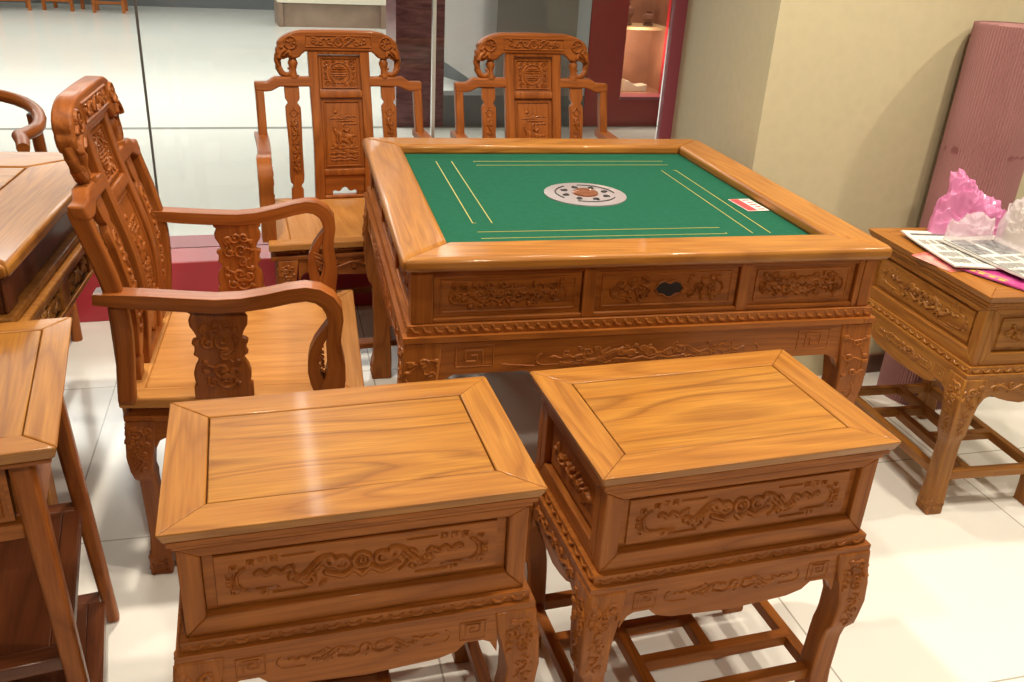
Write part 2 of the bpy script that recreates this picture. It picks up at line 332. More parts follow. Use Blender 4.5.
# carving motifs -> lists of (polyline, half width, height)
def spiral(cx, cy, r, turns=1.4, a0=0, sg=1, n=22):
    return [(cx + r*(1-.82*i/n)*math.cos(a0 + sg*2*PI*turns*i/n), cy + r*(1-.82*i/n)*math.sin(a0 + sg*2*PI*turns*i/n)) for i in range(n+1)]
def circle(cx, cy, r, n=18, ky=1): return [(cx + r*math.cos(2*PI*i/n), cy + ky*r*math.sin(2*PI*i/n)) for i in range(n+1)]
def fret(cx, cy, s, fx=1, fy=1):
    p = [(-1, -1), (-1, 1), (1, 1), (1, -.5), (-.35, -.5), (-.35, .35), (.3, .35)]
    return [(cx + fx*a*s, cy + fy*b*s) for a, b in p]
def frame_st(w, h, wd, hh): return [([(-w/2, -h/2), (w/2, -h/2), (w/2, h/2), (-w/2, h/2), (-w/2, -h/2)], wd, hh)]
def dragon_st(w, h, k=.0038, hh=.0042, frets=True, seed=1):
    r = random.Random(seed); st = []
    for cx, rr in ((0, .15), (-.075*w, .12), (.075*w, .12)):
        st.append((circle(cx, .06*h, rr*h), k*.8, hh)); st.append((spiral(cx, .06*h, rr*h*.55, 1, PI/2), k*.6, hh*.8))
    st.append(([(-.13*w, -.12*h), (-.07*w, -.24*h), (-.03*w, -.10*h), (0, -.26*h), (.03*w, -.10*h), (.07*w, -.24*h), (.13*w, -.12*h)], k, hh))
    for s in (-1, 1):
        body = []
        for i in range(26):
            t = i/25; x = (.10 + .15*t)*w; body.append((s*x, h*(.20*math.sin(5.2*t + .5)*(1-.25*t))))
        st.append((body, k*1.5, hh))
        for i in range(2, 25, 2): st.append(([(body[i][0]-.003*s, body[i][1]+.004), (body[i][0]+.003*s, body[i][1]-.004)], .0015, -hh*.5))
        st.append((spiral(s*.115*w, .16*h, .16*h, 1.1, PI if s > 0 else 0, s), k*.9, hh*1.1))
        st.append((spiral(s*.19*w, -.20*h, .13*h, 1.1, 0, -s), k*.7, hh))
        for q in range(5):                                                                  # claws and flame tufts
            x = s*(.13 + .12*r.random())*w; y = (r.random()-.5)*.6*h
            st.append(([(x, y), (x + s*.018*w, y + .08*h*r.choice((-1, 1)))], k*.6, hh*.8))
        tail = [(s*(.25 + .125*t/12)*w, h*(.06 + .05*math.sin(t*1.3))) for t in range(13)]
        st.append((tail, k*.75, hh*.9))
        loop = [(s*.30*w, -.30*h), (s*.39*w, -.28*h)] + [(s*(.40*w + .22*h*math.cos(a)), -.03*h + .25*h*math.sin(a)) for a in np.linspace(-PI/2, PI/2*.8, 9)]
        st.append((loop, k*.55, hh*.7))
        if frets:
            for fx_, fy_ in ((.35, .34), (.31, .34), (.465, .05), (.465, -.12), (.45, .22), (.45, -.28), (.35, -.38), (.39, .31)):
                st.append((fret(s*fx_*w, fy_*h, .052*h, s), k*.30, hh*.6))
            st.append(([(s*.17*w, .36*h), (s*.28*w, .36*h)], k*.35, hh*.5)); st.append(([(s*.20*w, -.40*h), (s*.32*w, -.40*h)], k*.35, hh*.5))
    return st
def flower_st(w, h, k=.004, hh=.005, seed=1, n=7):
    r = random.Random(seed); st = []
    def bloom(cx, cy, R):
        for i in range(6):
            a = i*PI/3; st.append(([(cx + R*.25*math.cos(a), cy + R*.25*math.sin(a)), (cx + R*.75*math.cos(a), cy + R*.75*math.sin(a))], R*.26, hh))
        st.append(([(cx, cy)], R*.26, hh*1.2))
    bloom(0, 0, .26*h)
    for s in (-1, 1):
        stem = [(s*.06*w + s*.36*w*t/10, .12*h*math.sin(t*.9 + (0 if s > 0 else 1))) for t in range(11)]
        st.append((stem, k*.55, hh*.7)); bloom(s*.24*w, .07*h*s, .17*h)
        for i in range(n):
            p = stem[1 + (i*9)//n]; d = 1 if i % 2 else -1
            st.append(([p, (p[0] + s*.02*w, p[1] + d*.12*h), (p[0] + s*.035*w, p[1] + d*.17*h)], k*.8, hh*.8))
        st.append((spiral(s*.42*w, 0, .09*h, 1.1, 0, s), k*.5, hh*.7))
    return st
def scroll_st(w, h, n=14, k=.0035, hh=.0035, seed=3, big=.2):
    r = random.Random(seed); st = []; m = min(w, h); pts = []
    for _ in range(n*12):
        x, y = (r.random()-.5)*w*.86, (r.random()-.5)*h*.80
        if all(math.hypot(x-a, y-b) > .26*m for a, b in pts): pts.append((x, y))
        if len(pts) >= n: break
    for i, (x, y) in enumerate(pts):
        R = m*big*(.6 + .5*r.random()); a0 = r.random()*6.28; sg = r.choice((-1, 1))
        R = max(.004, min(R, w/2-abs(x)-.003, h/2-abs(y)-.003))
        st.append((spiral(x, y, R, 1.25, a0, sg), k*(.6 + .4*r.random()), hh))
        if i:
            j = min(range(i), key=lambda q: math.hypot(pts[q][0]-x, pts[q][1]-y)); a, b = pts[j]
            mx, my = (x+a)/2 + (r.random()-.5)*.2*m, (y+b)/2 + (r.random()-.5)*.2*m
            st.append(([(a, b), (mx, my), (x, y)], k*.55, hh*.75))
    return st
def vine_st(w, h, k=.003, hh=.003, waves=5, vertical=False):
    L, A = (h, w) if vertical else (w, h); st = []; p = []
    for i in range(waves*8+1):
        t = i/(waves*8); p.append((-L*.46 + L*.92*t, A*.17*math.sin(waves*PI*t)))
    st.append((p, k, hh))
    for q in range(waves):
        t = (q+.5)/waves; x = -L*.46 + L*.92*t; s = -1 if q % 2 else 1
        st.append((spiral(x, -s*.16*A, .20*A, 1.2, s*PI/2, s), k*.75, hh)); st.append((spiral(x + .3*L/waves, s*.22*A, .13*A, 1, 0, -s), k*.6, hh*.8))
        st.append(([(x, s*.20*A), (x - .2*L/waves, s*.36*A)], k*.6, hh*.8))
    if vertical: st = [([(b, a) for a, b in P], x, y) for P, x, y in st]
    return st
def shou_st(w, h, k=.003, hh=.0035):
    st = [(circle(0, 0, .30*w), k*.8, hh)]
    for y, a in ((.2, .12), (.13, .2), (.05, .24), (-.03, .24), (-.11, .2), (-.19, .13)): st.append(([(-a*w, y*h), (a*w, y*h)], k*.55, hh))
    st.append(([(0, .26*h), (0, -.26*h)], k*.5, hh)); st.append(([(-.12*w, -.03*h), (-.12*w, -.16*h)], k*.5, hh)); st.append(([(.12*w, -.03*h), (.12*w, -.16*h)], k*.5, hh))
    for s in (-1, 1):
        for t in (-1, 1):
            st.append((spiral(s*.36*w, t*.36*h, .09*w, 1.2, 0, s*t), k*.7, hh)); st.append((spiral(s*.40*w, t*.18*h, .06*w, 1, 1, -s), k*.6, hh)); st.append((spiral(s*.18*w, t*.41*h, .06*w, 1, 2, s), k*.6, hh))
            st.append((spiral(s*.42*w, t*.03*h, .04*w, 1, 2, s), k*.5, hh))
    return st
def scene_st(w, h, k=.004, hh=.0045):                               # sun, clouds, deer under a tree, rocks
    st = [([(-.20*w, .36*h)], .055*w, hh)]
    for x0, x1, y in ((-.36, .1, .26), (-.05, .38, .29), (-.2, .3, .22), (.1, .4, .17), (.2, .38, -.02)):
        st.append(([(x0*w + (x1-x0)*w*t/6, y*h + .008*h*(1 if t % 2 else -1)) for t in range(7)], k*.7, hh*.7))
    st += [([(0, .16*h)], .06*w, hh), ([(-.02*w, .14*h), (-.05*w, .04*h), (.02*w, 0)], k*1.1, hh), ([(-.18*w, .02*h), (.02*w, -.02*h), (.2*w, -.04*h)], k*2.2, hh),
           ([(-.18*w, .02*h), (-.26*w, .08*h)], k*1.3, hh), ([(-.26*w, .08*h), (-.30*w, .13*h)], k*.6, hh), ([(.2*w, -.04*h), (.24*w, -.12*h)], k, hh), ([(.1*w, -.05*h), (.12*w, -.14*h)], k, hh),
           ([(-.1*w, 0), (-.1*w, -.13*h)], k, hh), ([(-.18*w, 0), (-.2*w, -.12*h)], k, hh), ([(-.02*w, -.08*h), (.06*w, -.1*h)], k*2, hh*.9), ([(-.02*w, .1*h), (.1*w, .05*h), (.16*w, .08*h)], k*1.2, hh)]
    r = random.Random(4)
    for i in range(16):
        x = (r.random()-.5)*.76*w; y = (-.16 - .25*r.random())*h; st.append((spiral(x, y, .05*w, 1, r.random()*6, 1), k*.7, hh*.8))
    for y in (-.22, -.3, -.37, -.42): st.append(([(-.4*w + .8*w*t/8, y*h + .012*h*math.sin(t*2+y*9)) for t in range(9)], k*.7, hh*.7))
    return st
# ------------------------------------------------------------------ tags
def tag(o, label=None, cat=None, group=None, kind=None):
    if label: o['label'] = label
    if cat: o['category'] = cat
    if group: o['group'] = group
    if kind: o['kind'] = kind
    return o
def empty(name, loc=(0, 0, 0), rz=0):
    o = bpy.data.objects.new(name, None); col.objects.link(o); o.location = loc; o.rotation_euler[2] = rz; o.empty_display_size = .1; return o
def struct(o): o['kind'] = 'structure'; return o
def copy_tree(o, parent=None):
    c = o.copy(); col.objects.link(c)
    if parent: c.parent = parent
    for ch in list(o.children): copy_tree(ch, c)
    return c

# ------------------------------------------------------------------ the setting
def en_poly(pts, z0, z1, name, m, bevel=0):
    b = MB(); b.prism(pts, lambda u, v, t: tuple(W(u, v, t)), z0, z1); o = b.build(name, m, bevel=bevel); return struct(o)
def en_box(e0, e1, n0, n1, z0, z1, name, m, bevel=0): return en_poly([(e0, n0), (e1, n0), (e1, n1), (e0, n1)], z0, z1, name, m, bevel)
GN = 3.38
en_box(-5, 5, -3, GN+.12, -.1, 0, 'floor', M['floor'])
en_box(-9, 7, GN+.12, 16, -.1, 0, 'floor_corridor', M['cfloor'])
en_box(-5, 5, -3, GN+.02, 2.9, 3.0, 'ceiling', M['ceil'])
en_box(-5, 5, -3.1, -3, 0, 2.9, 'wall_front_unseen', M['counter'])  # unseen wall, added to darken the surroundings behind the camera
en_box(-5.1, -5, -3, GN, 0, 2.9, 'wall_left_unseen', M['counter'])  # unseen wall, added likewise to cut the ambient light
en_box(-9, 7, GN+.02, 16, 3.0, 3.1, 'ceiling_corridor', M['ceil'])
en_box(-9, 7, 15.4, 15.6, 0, 3.0, 'wall_back', M['skirt'])
en_poly([(1.478, 2.35), (5, 2.35), (5, 3.42), (1.72, 3.42), (1.705, GN)], 0, 2.9, 'wall_right', M['wall'])
en_box(1.9, 5, 2.338, 2.35, 0, .07, 'baseboard_right', M['brown'])
en_box(-5, 1.66, 3.22, 3.53, 0, .213, 'trim_1', M['ledge'], .004)
en_poly([(1.645, GN-.03), (1.70, GN-.03), (1.73, GN+.03), (1.66, GN+.03)], .213, 2.9, 'trim_2', M['pinkred'])
for k, (a, b) in enumerate(((-5, -.318), (-.309, .694), (.707, 1.645))):
    en_box(a, b, GN-.005, GN+.005, .213, 2.9, 'window_%d' % (k+1), M['glass'])
en_box(-.3175, -.3095, GN-.006, GN+.006, .213, 2.9, 'trim_3', M['seam'])
en_box(.6945, .7065, GN-.012, GN+.012, .213, 2.9, 'trim_4', M['edge_glint'])  # pale strip painted as the glint of the glass edge
# corridor beyond the glass
en_box(1.085, 1.435, 6.55, 7.0, 0, 3.0, 'wall_column', M['marble'])
en_poly([(1.82, 6.55), (2.44, 6.55), (2.44, 8.6), (1.82, 8.6)], .23, 3.0, 'wall_grey', M['greywall'])
en_box(1.435, 2.545, 6.55, 6.75, 0, .23, 'trim_6', M['skirt'])
en_box(2.44, 2.545, 6.56, 6.9, .23, 3.0, 'trim_7', M['bluewhite'])
# dark skirting behind the column, running away diagonally
en_poly([(1.8, 8.9), (1.95, 8.9), (2.4, 7.6), (2.46, 7.6), (2.46, 9.2), (1.8, 9.2)], .0, .36, 'baseboard_white', M['skirt'])
en_poly([(1.8, 8.95), (1.98, 8.95), (2.44, 7.65), (2.46, 9.2), (1.8, 9.2)], .36, 3.0, 'wall_lobby', M['white'])
# red shop front with its opening
b = MB(); mW = lambda u, v, t: tuple(W(u, t, v))
for (e0, e1, z0, z1) in ((2.55, 2.84, 0, 3), (3.235, 4.4, 0, 3), (2.84, 3.235, 0, .205), (2.84, 3.235, 1.9, 3)):
    b.prism([(e0, z0), (e1, z0), (e1, z1), (e0, z1)], mW, 6.55, 6.70)
struct(b.build('wall_shopfront', M['red']))
en_box(2.835, 3.24, 6.53, 6.70, .205, .228, 'trim_8', M['pinkred'])

l = bpy.data.lights.new('case_fill', 'POINT'); l.energy = 9; l.shadow_soft_size = .04; l.color = (1, .8, .6)  # unseen fill lights added to brighten the showcase interior
o = bpy.data.objects.new('case_fill', l); col.objects.link(o); o.location = W(3.04, 6.74, .6)
o = bpy.data.objects.new('case_fill', l); col.objects.link(o); o.location = W(3.04, 6.72, 1.3)
# showcase with shelf and things behind the opening
sc = empty('display_case', W(3.04, 6.9, 0), TH); tag(sc, 'brown display case with a pale shelf inside the red shopfront across the corridor', 'display case')
b = MB(); b.box(-.3, .3, .22, .24, .2, 1.9, 'x'); b.box(-.3, -.28, -.15, .22, .2, 1.9, 'z'); b.box(.28, .3, -.15, .22, .2, 1.9, 'z'); b.box(-.3, .3, -.15, .22, .18, .22, 'x'); b.build('cabinet_body', M['showcase'], sc)
b = MB(); b.box(-.28, .28, -.12, .22, .70, .722); b.build('shelf', M['shelf'], sc)
def ornament(e, n, z, r, h, name, label, cat):
    bb = MB(); P = [(0, 0, 0), (0, 0, h*.12), (0, 0, h*.2), (0, 0, h*.5), (0, 0, h*.75), (0, 0, h*.85), (0, 0, h)]
    bb.tube(P, [r*.8, r*.8, r*.5, r, r*.8, r*.35, r*.45], 14, 'z'); o = bb.build(name, M['brown'], loc=W(e, n, z)); tag(o, label, cat)
ornament(2.99, 6.92, .7235, .055, .17, 'carved_vase', 'small dark brown vase at the left on the pale display shelf', 'vase')
ornament(3.17, 6.90, .7235, .05, .11, 'squat_jar', 'squat dark brown jar at the right on the pale display shelf', 'jar')
b = MB(); b.prism([(-.10, 0), (.12, 0), (.12, .055), (.03, .045), (-.03, .075), (-.06, .09)], lambda u, v, t: (u, t, v), -.05, .05)
tag(b.build('price_card', M['cream'], loc=W(3.06, 6.86, .222), rotz=TH, bevel=.003), 'cream folded card standing at the bottom of the red shopfront opening', 'card')
# far counter
ct = empty('wooden_counter', W(1.36, 13.1, 0), TH+.05); tag(ct, 'low veneered counter with a cream top far across the corridor', 'counter')
b = MB(); b.box(-.76, .70, 0, .5, 0, .31); b.build('counter_front', M['counter'], ct, .004)
for x0, x1, z1 in ((-.79, -.73, .42), (.60, .72, .55)):
    b = MB(); b.box(x0, x1, -.04, .55, 0, z1, 'z'); b.build('post', M['counter'], ct, .004)
b = MB(); b.box(-.80, .74, -.05, .55, .31, .40); b.build('countertop', M['cream'], ct, .004)
# far chairs: only the feet show in the picture
def far_chair(k):
    t = empty('dining_chair', W(-4.15 + .62*k, 14.4 + .12*(k % 2), 0), TH + .25*(k % 3 - 1))
    b = MB(); b.box(-.22, .22, -.2, .22, .42, .45); b.build('seat', M['chair'], t, .004)
    for sx in (-1, 1):
        for sy in (-1, 1):
            b = MB(); b.box(sx*.19-.02, sx*.19+.02, sy*.18-.02, sy*.18+.02, 0, .42 if sy < 0 else .95, 'z'); b.build('leg', M['chair'], t)
    b = MB(); b.box(-.19, .19, .17, .19, .6, .95, 'z'); b.build('backrest', M['chair'], t)
    b = MB(); b.box(-.19, .19, -.19, -.17, .12, .15); b.build('stretcher', M['chair'], t)
    tag(t, 'reddish wooden chair in the row far across the corridor, only its legs in view', 'chair', 'row of chairs far across the corridor')
for k in range(5): far_chair(k)

# ------------------------------------------------------------------ shared furniture shapes
def mitred_top(parent, hx, hy, z0, z1, bw, m, bevel, name='tabletop', under=0.0):
    b = MB()
    o = [(-hx, -hy), (hx, -hy), (hx, hy), (-hx, hy)]; i = [(-hx+bw, -hy+bw), (hx-bw, -hy+bw), (hx-bw, hy-bw), (-hx+bw, hy-bw)]
    for k in range(4):
        k2 = (k+1) % 4
        b.prism([o[k], o[k2], i[k2], i[k]], lambda u, v, t: (math.copysign(hx-under, u), v, t) if (t == z0 and abs(abs(u)-hx) < 1e-6 and abs(abs(v)-hy) > 1e-6) else ((math.copysign(hx-under, u) if abs(abs(u)-hx) < 1e-6 else u), (math.copysign(hy-under, v) if abs(abs(v)-hy) < 1e-6 else v), t) if t == z0 else (u, v, t), z0, z1, 'x' if k % 2 == 0 else 'y')
    return b.build(name, m, parent, bevel, 3)
def apron_pts(L, top, ends, mid, cut):                              # outline of an apron: arch shoulders beside the legs
    h = L/2
    r = [(-h, top), (-h, ends-.035), (-h+.012, ends-.012), (-h+.035, ends), (-h+cut, ends), (-h+cut+.02, mid+.012), (-h+cut+.05, mid+.003), (0, mid-.004)]
    return r + [(-x, y) for x, y in r[::-1][1:]]
def leg_mesh(sx, sy, X, Y, top, m, prof, parent, carve=True, bev=.004, seed=0, foot=True):
    """carved leg at corner (sx*X, sy*Y): prof = (z, outer offset, width)"""
    b = MB(); vs, gs, fs = [], [], []
    for z, off, wd in prof:
        x1, y1 = X + off, Y + off; x0, y0 = x1 - wd, y1 - wd
        for x, y in ((x0, y0), (x1, y0), (x1, y1), (x0, y1)): vs.append((sx*x, sy*y, z)); gs.append((z, x, y))
    n = len(prof); fl = sx*sy < 0
    faces = [(3, 2, 1, 0), tuple(4*(n-1)+k for k in range(4))]
    for i in range(n-1):
        for k in range(4): a, c = 4*i+k, 4*i+(k+1) % 4; faces.append((a, c, c+4, a+4))
    if prof[0][0] > prof[-1][0]: faces = [f[::-1] for f in faces]
    if fl: faces = [f[::-1] for f in faces]
    b.add(vs, faces, 'z', gs=gs); leg = b.build('leg', m, parent, bev, 2)
    if carve:
        Z = [p[0] for p in prof][::-1]; O = [p[1] for p in prof][::-1]; Wd = [p[2] for p in prof][::-1]
        zt, zb = top - .006, top - carve
        for side in (0, 1):
            c = MB()
            def mm(u, v, hh, side=side):
                z = (zt+zb)/2 + v; off = float(np.interp(z, Z, O)); wd = float(np.interp(z, Z, Wd))
                if side == 0: return (sx*(X + off - wd/2 + u*wd/.05*.94), sy*(Y + off + hh - .001), z)
                return (sx*(X + off + hh - .001), sy*(Y + off - wd/2 + u*wd/.05*.94), z)
            st = scroll_st(.05, (zt-zb)*.45, 9, .0030, .0045, seed+side, .24)
            st = [([(x, y + (zt-zb)*.24) for x, y in P], k, q) for P, k, q in st] + [([(x*.8, y*.5 - (zt-zb)*.22) for x, y in P], k, q) for P, k, q in vine_st(.05, (zt-zb), .0028, .0035, 3, True)]
            c.relief(.05, zt-zb, st, mm, .002, .003, gax='v'); c.build('leg_carving', m, leg)
        if foot:
            for side in (0, 1):
                c = MB()
                def mf(u, v, hh, side=side):
                    z = .028 + v; off = float(np.interp(z, Z, O)); wd = float(np.interp(z, Z, Wd))
                    if side == 0: return (sx*(X + off - wd/2 + u*wd/.05*.94), sy*(Y + off + hh - .001), z)
                    return (sx*(X + off + hh - .001), sy*(Y + off - wd/2 + u*wd/.05*.94), z)
                c.relief(.05, .044, scroll_st(.05, .044, 6, .003, .004, seed+9+side, .18), mf, .002, .003); c.build('foot_carving', m, leg)
    return leg

# ------------------------------------------------------------------ side tables (three alike)
def make_side_table(wood_top, wood_body):
    t = empty('side_table'); hx, hy, H = .26825, .18155, .632
    mitred_top(t, hx, hy, H-.019, H, .0618, wood_top, .0025, under=.007)
    b = MB(); b.box(-hx+.064, hx-.064, -hy+.063, hy-.063, H-.014, H-.001); b.build('tabletop_panel', M['figured'], t, .0015)
    b = MB(); b.box(-hx+.05, hx-.05, -hy+.05, hy-.05, H-.019, H-.0145)
    b.box(-hx+.010, hx-.010, -hy+.010, hy-.010, H-.030, H-.0195); b.box(-hx+.016, hx-.016, -hy+.016, hy-.016, H-.040, H-.0305); b.build('tabletop_moulding', M['carve'], t, .003)
    # case: frame of each side around a carved panel
    zt, zb = H-.041, .437; bx, by = hx-.020, hy-.020
    b = MB(); b.box(-bx+.02, bx-.02, -by+.02, by-.02, zb, zt)
    for s in (-1, 1):
        for half, dep, mp in ((bx, by, lambda u, v, q: (-s*u, s*q, v)), (by-.021, bx, lambda u, v, q: (s*q, s*u, v))):
            bwid = .030 if half == bx else .024; m0, m1 = zb+.034, zt-.016
            o = [(-half, zb), (half, zb), (half, zt), (-half, zt)]; i_ = [(-half+bwid, m0), (half-bwid, m0), (half-bwid, m1), (-half+bwid, m1)]
            for k in range(4):
                k2 = (k+1) % 4; b.prism([o[k], o[k2], i_[k2], i_[k]], mp, dep-.021, dep, 'z' if k % 2 else ('x' if half == bx else 'y'))
    b.build('case', wood_body, t, .0022)
    zc = (zb + .034 + zt - .016)/2; ph = zt - zb - .052
    for s in (-1, 1):
        W1 = 2*(bx-.030) - .002; Wi, Hi = W1-.028, ph-.016
        b = MB(); b.box(-W1/2, W1/2, *sorted((s*(by-.012), s*(by-.02))), zc-ph/2+.001, zc+ph/2-.001)
        b.relief(Wi, Hi, dragon_st(Wi*.97, Hi*.93), lambda u, v, h: (s*-u*-1 if s < 0 else -u, s*(by-.008+h), zc+v), .0014, .005)
        b.build('carved_panel', wood_body, t)
        W2 = 2*(by-.045) - .002; Wi, Hi = W2-.026, ph-.020
        b = MB(); b.box(*sorted((s*(bx-.012), s*(bx-.02))), -W2/2, W2/2, zc-ph/2+.001, zc+ph/2-.001)
        b.relief(Wi, Hi, flower_st(Wi*.95, Hi*.9, .0042, .008), lambda u, v, h: (s*(bx-.008+h), s*u, zc+v), .0018, .005)
        b.build('carved_panel', wood_body, t)
    # petal moulding between case and apron
    b = MB(); b.box(-hx+.012, hx-.012, -hy+.012, hy-.012, .420, .437); b.box(-hx+.004, hx-.004, -hy+.004, hy-.004, .4085, .4195)
    def petals(L, mp):
        st = []; n = int(L/.030)
        for i in range(n):
            x = -L/2 + (i+.5)*L/n; st.append(([(x-.010, .002), (x-.004, -.0045), (x+.004, -.0045), (x+.010, .002)], .0032, .0035))
        b.relief(L, .019, st, mp, .0016, .002)
    for s in (-1, 1):
        petals(2*hx-.03, lambda u, v, h: (-s*u, s*(hy-.011+h - .25*v - .002), .4285+v*.85)); petals(2*hy-.03, lambda u, v, h: (s*(hx-.011+h-.25*v-.002), s*u, .4285+v*.85))
    b.build('petal_moulding', wood_body, t, 0)
    # aprons with key frets and dragons
    for s in (-1, 1):
        L = 2*hx - .125
        b = MB(); b.prism(apron_pts(L, .408, .362, .330, .045)[::-1], lambda u, v, q: (u, s*q, v), hy-.022, hy-.006)
        st = dragon_st(L*.72, .045, .0034, .004, False, 5) + [([(x + sg*.165, y) for x, y in P], k, q) for sg in (-1, 1) for P, k, q in [(fret(0, .002, .011, 1), .0014, .003), ([(-.02, -.016), (-.02, .018), (.02, .018), (.02, -.016), (-.02, -.016)], .0014, .003)]]
        b.relief(L-.01, .050, st, lambda u, v, h: (-s*u, s*(hy-.0068+h), .379+v), .0017, .002, base=0)
        b.build('apron', wood_body, t, .0015)
        L = 2*hy - .125
        b = MB(); b.prism(apron_pts(L, .408, .362, .338, .03)[::-1], lambda u, v, q: (s*q, u, v), hx-.022, hx-.006, 'y')
        b.relief(L-.01, .045, vine_st(L*.9, .042, .0034, .005, 5), lambda u, v, h: (s*(hx-.0068+h), s*u, .382+v), .0018, .002)
        b.build('apron', wood_body, t, .0015)
    prof = [(.408, .000, .066), (.37, .003, .064), (.34, .007, .060), (.30, .009, .054), (.262, .006, .051), (.245, .004, .050), (.228, -.005, .043), (.205, -.008, .041), (.12, -.009, .042), (.07, -.007, .044), (.052, -.003, .047), (0, -.002, .048)]
    k = 0
    for sx in (-1, 1):
        for sy in (-1, 1): leg_mesh(sx, sy, hx-.002, hy-.002, .408, wood_body, prof, t, .17, .0035, 10*k); k += 1
    # pinwheel lattice shelf
    b = MB(); X, Y = hx-.035, hy-.035; z0, z1 = .095, .120; r = .011
    for s in (-1, 1):
        b.box(-X, X, s*Y-r, s*Y+r, z0, z1, 'x'); b.box(s*X-r, s*X+r, -Y, Y, z0, z1, 'y')
    b.box(-X, .055, .035-r, .035+r, z0+.001, z1+.001); b.box(-.085, X, -.060-r, -.060+r, z0+.001, z1+.001)
    b.box(.055-r, .055+r, -.060, Y, z0+.002, z1+.002, 'y'); b.box(-.095-r, -.095+r, -Y, .035, z0+.002, z1+.002, 'y')
    b.build('lattice_shelf', M['carve'] if wood_body != M['light'] else M['light'], t, .002)
    return t
st0 = make_side_table(M['honey'], M['carve'])
def put(o, x, y, a): o.location = (x, y, 0); o.rotation_euler[2] = a
put(st0, -.2448, 1.1745, .3073)
G = 'matching carved side tables'
tag(st0, 'carved rosewood side table at the front left, nearest the shelf stand', 'side table', G)
t2 = copy_tree(st0); put(t2, .3451, 1.3683, .3163); tag(t2, 'carved rosewood side table at the front centre, directly before the green game table', 'side table', G)
t3 = copy_tree(st0); put(t3, 1.2518, 2.2899, -1.3533); tag(t3, 'paler carved side table by the cream wall, holding newspapers and plastic bags', 'side table', G)
sub = {M['carve']: M['light'], M['honey']: M['light'], M['figured']: M['light']}
def remat(o):
    if o.type == 'MESH':
        o.data = o.data.copy()
        for i, m in enumerate(o.data.materials): o.data.materials[i] = sub.get(m, m)
    for c in o.children: remat(c)
remat(t3)

# ------------------------------------------------------------------ automatic mahjong table
mt = empty('mahjong_table', (.1715, 2.2635, 0), .2469)
tag(mt, 'square carved rosewood game table with a recessed green felt playing field', 'game table')
h = .54; bw = .1055
mitred_top(mt, h, h, .748, .779, bw, M['honey'], .010, name='table_frame')
b = MB(); hi = h-bw
for s in (-1, 1):
    b.box(-hi-.012, hi+.012, *sorted((s*(hi+.012), s*hi)), .742, .7475, 'x'); b.box(*sorted((s*(hi+.012), s*hi)), -hi, hi, .742, .7475, 'y')
b.build('inner_rebate', M['carve'], mt)
b = MB(); b.box(-hi-.002, hi+.002, -hi-.002, hi+.002, .735, .752); felt = b.build('felt_field', M['felt'], mt)
b = MB(); fz = .7521
def line(x0, y0, x1, y1, wd=.0016):
    b.box(min(x0, x1)-wd, max(x0, x1)+wd, min(y0, y1)-wd, max(y0, y1)+wd, fz-.0003, fz+.0006, 'x')
for k in range(4):
    def rt(x, y):
        for _ in range(k): x, y = -y, x
        return x, y
    for xx, (ya, yb) in ((-.345, (-.235, .345)), (-.300, (-.235, .345))):
        line(*rt(xx, ya), *rt(xx, yb), .0012)
    line(*rt(-.345, -.235), *rt(-.337, -.235), .0008)
b.build('gold_line', M['gold'], felt)
ds = empty('console_disc', (-.008, -.012, 0)); ds.parent = mt
b = MB(); b.tube([(0, 0, fz), (0, 0, fz+.003), (0, 0, fz+.004)], [.107, .107, .104], 48); b.build('disc_plate', M['silver'], ds)
b = MB()
pts = circle(0, 0, .078, 48)
for i in range(48):
    if i % 16 < 12: b.tube([(*pts[i], fz+.0042), (*pts[i+1], fz+.0042)], .0020, 6)
for k in range(8):
    a = k*PI/4 + .2; P = spiral(.056*math.cos(a), .056*math.sin(a), .009, 1.2, a, 1, 10); b.tube([(x, y, fz+.0042) for x, y in P], .0028, 6)
b.build('disc_marking', M['black'], ds)
b = MB(); b.tube([(0, 0, fz+.003), (0, 0, fz+.008), (0, 0, fz+.012), (0, 0, fz+.014)], [.034, .033, .025, .008], 28); b.build('dice_dome', M['copper'], ds)
# flatten the three pieces straight under the table (thing > part)
for c in list(ds.children):
    c.parent = mt; c.location = (-.008, -.012, 0)
bpy.data.objects.remove(ds)
plate = [c for c in mt.children if c.name.startswith('disc_plate')][0]
for c in list(mt.children):
    if c.name.startswith(('disc_marking', 'dice_dome')): c.parent = plate; c.location = (0, 0, 0)
b = MB(); b.box(-.418, -.375, -.431, -.405, fz, fz+.003); b.build('corner_plate', M['silver'], mt, .001)
# case
B0 = h-.020; zb, zt = .632, .747
b = MB(); b.box(-B0+.03, B0-.03, -B0+.03, B0-.03, zb, .7345)
def quad(fn):                                                      # run a builder on each of the four sides; Q(u, d, z): u along, d outward
    for k in range(4):
        c, s = [(1, 0), (0, 1), (-1, 0), (0, -1)][k]
        fn(k, lambda u, d, z, c=c, s=s: (c*u + s*d, s*u - c*d, z))
def case_side(k, Q):
    ax = 'x' if k % 2 == 0 else 'y'
    def bx(u0, u1, d0, d1, z0, z1, a=ax): b.box(u0, u1, d0, d1, z0, z1, a, fn=lambda p: Q(p[0], p[1], p[2]))
    e = B0-.031
    bx(-B0, -B0+.045, B0-.03, B0, zb, zt, 'z'); bx(B0-.045, B0-.031, B0-.03, B0, zb, zt, 'z')
    for x in (-.148, .205): bx(x-.014, x+.014, B0-.03, B0-.001, zb, zt, 'z')
    bx(-B0+.045, e, B0-.03, B0-.002, zt-.012, zt); bx(-B0+.045, e, B0-.03, B0-.002, zb, zb+.010)
quad(case_side)
b.build('case', M['carve'], mt, .0022)
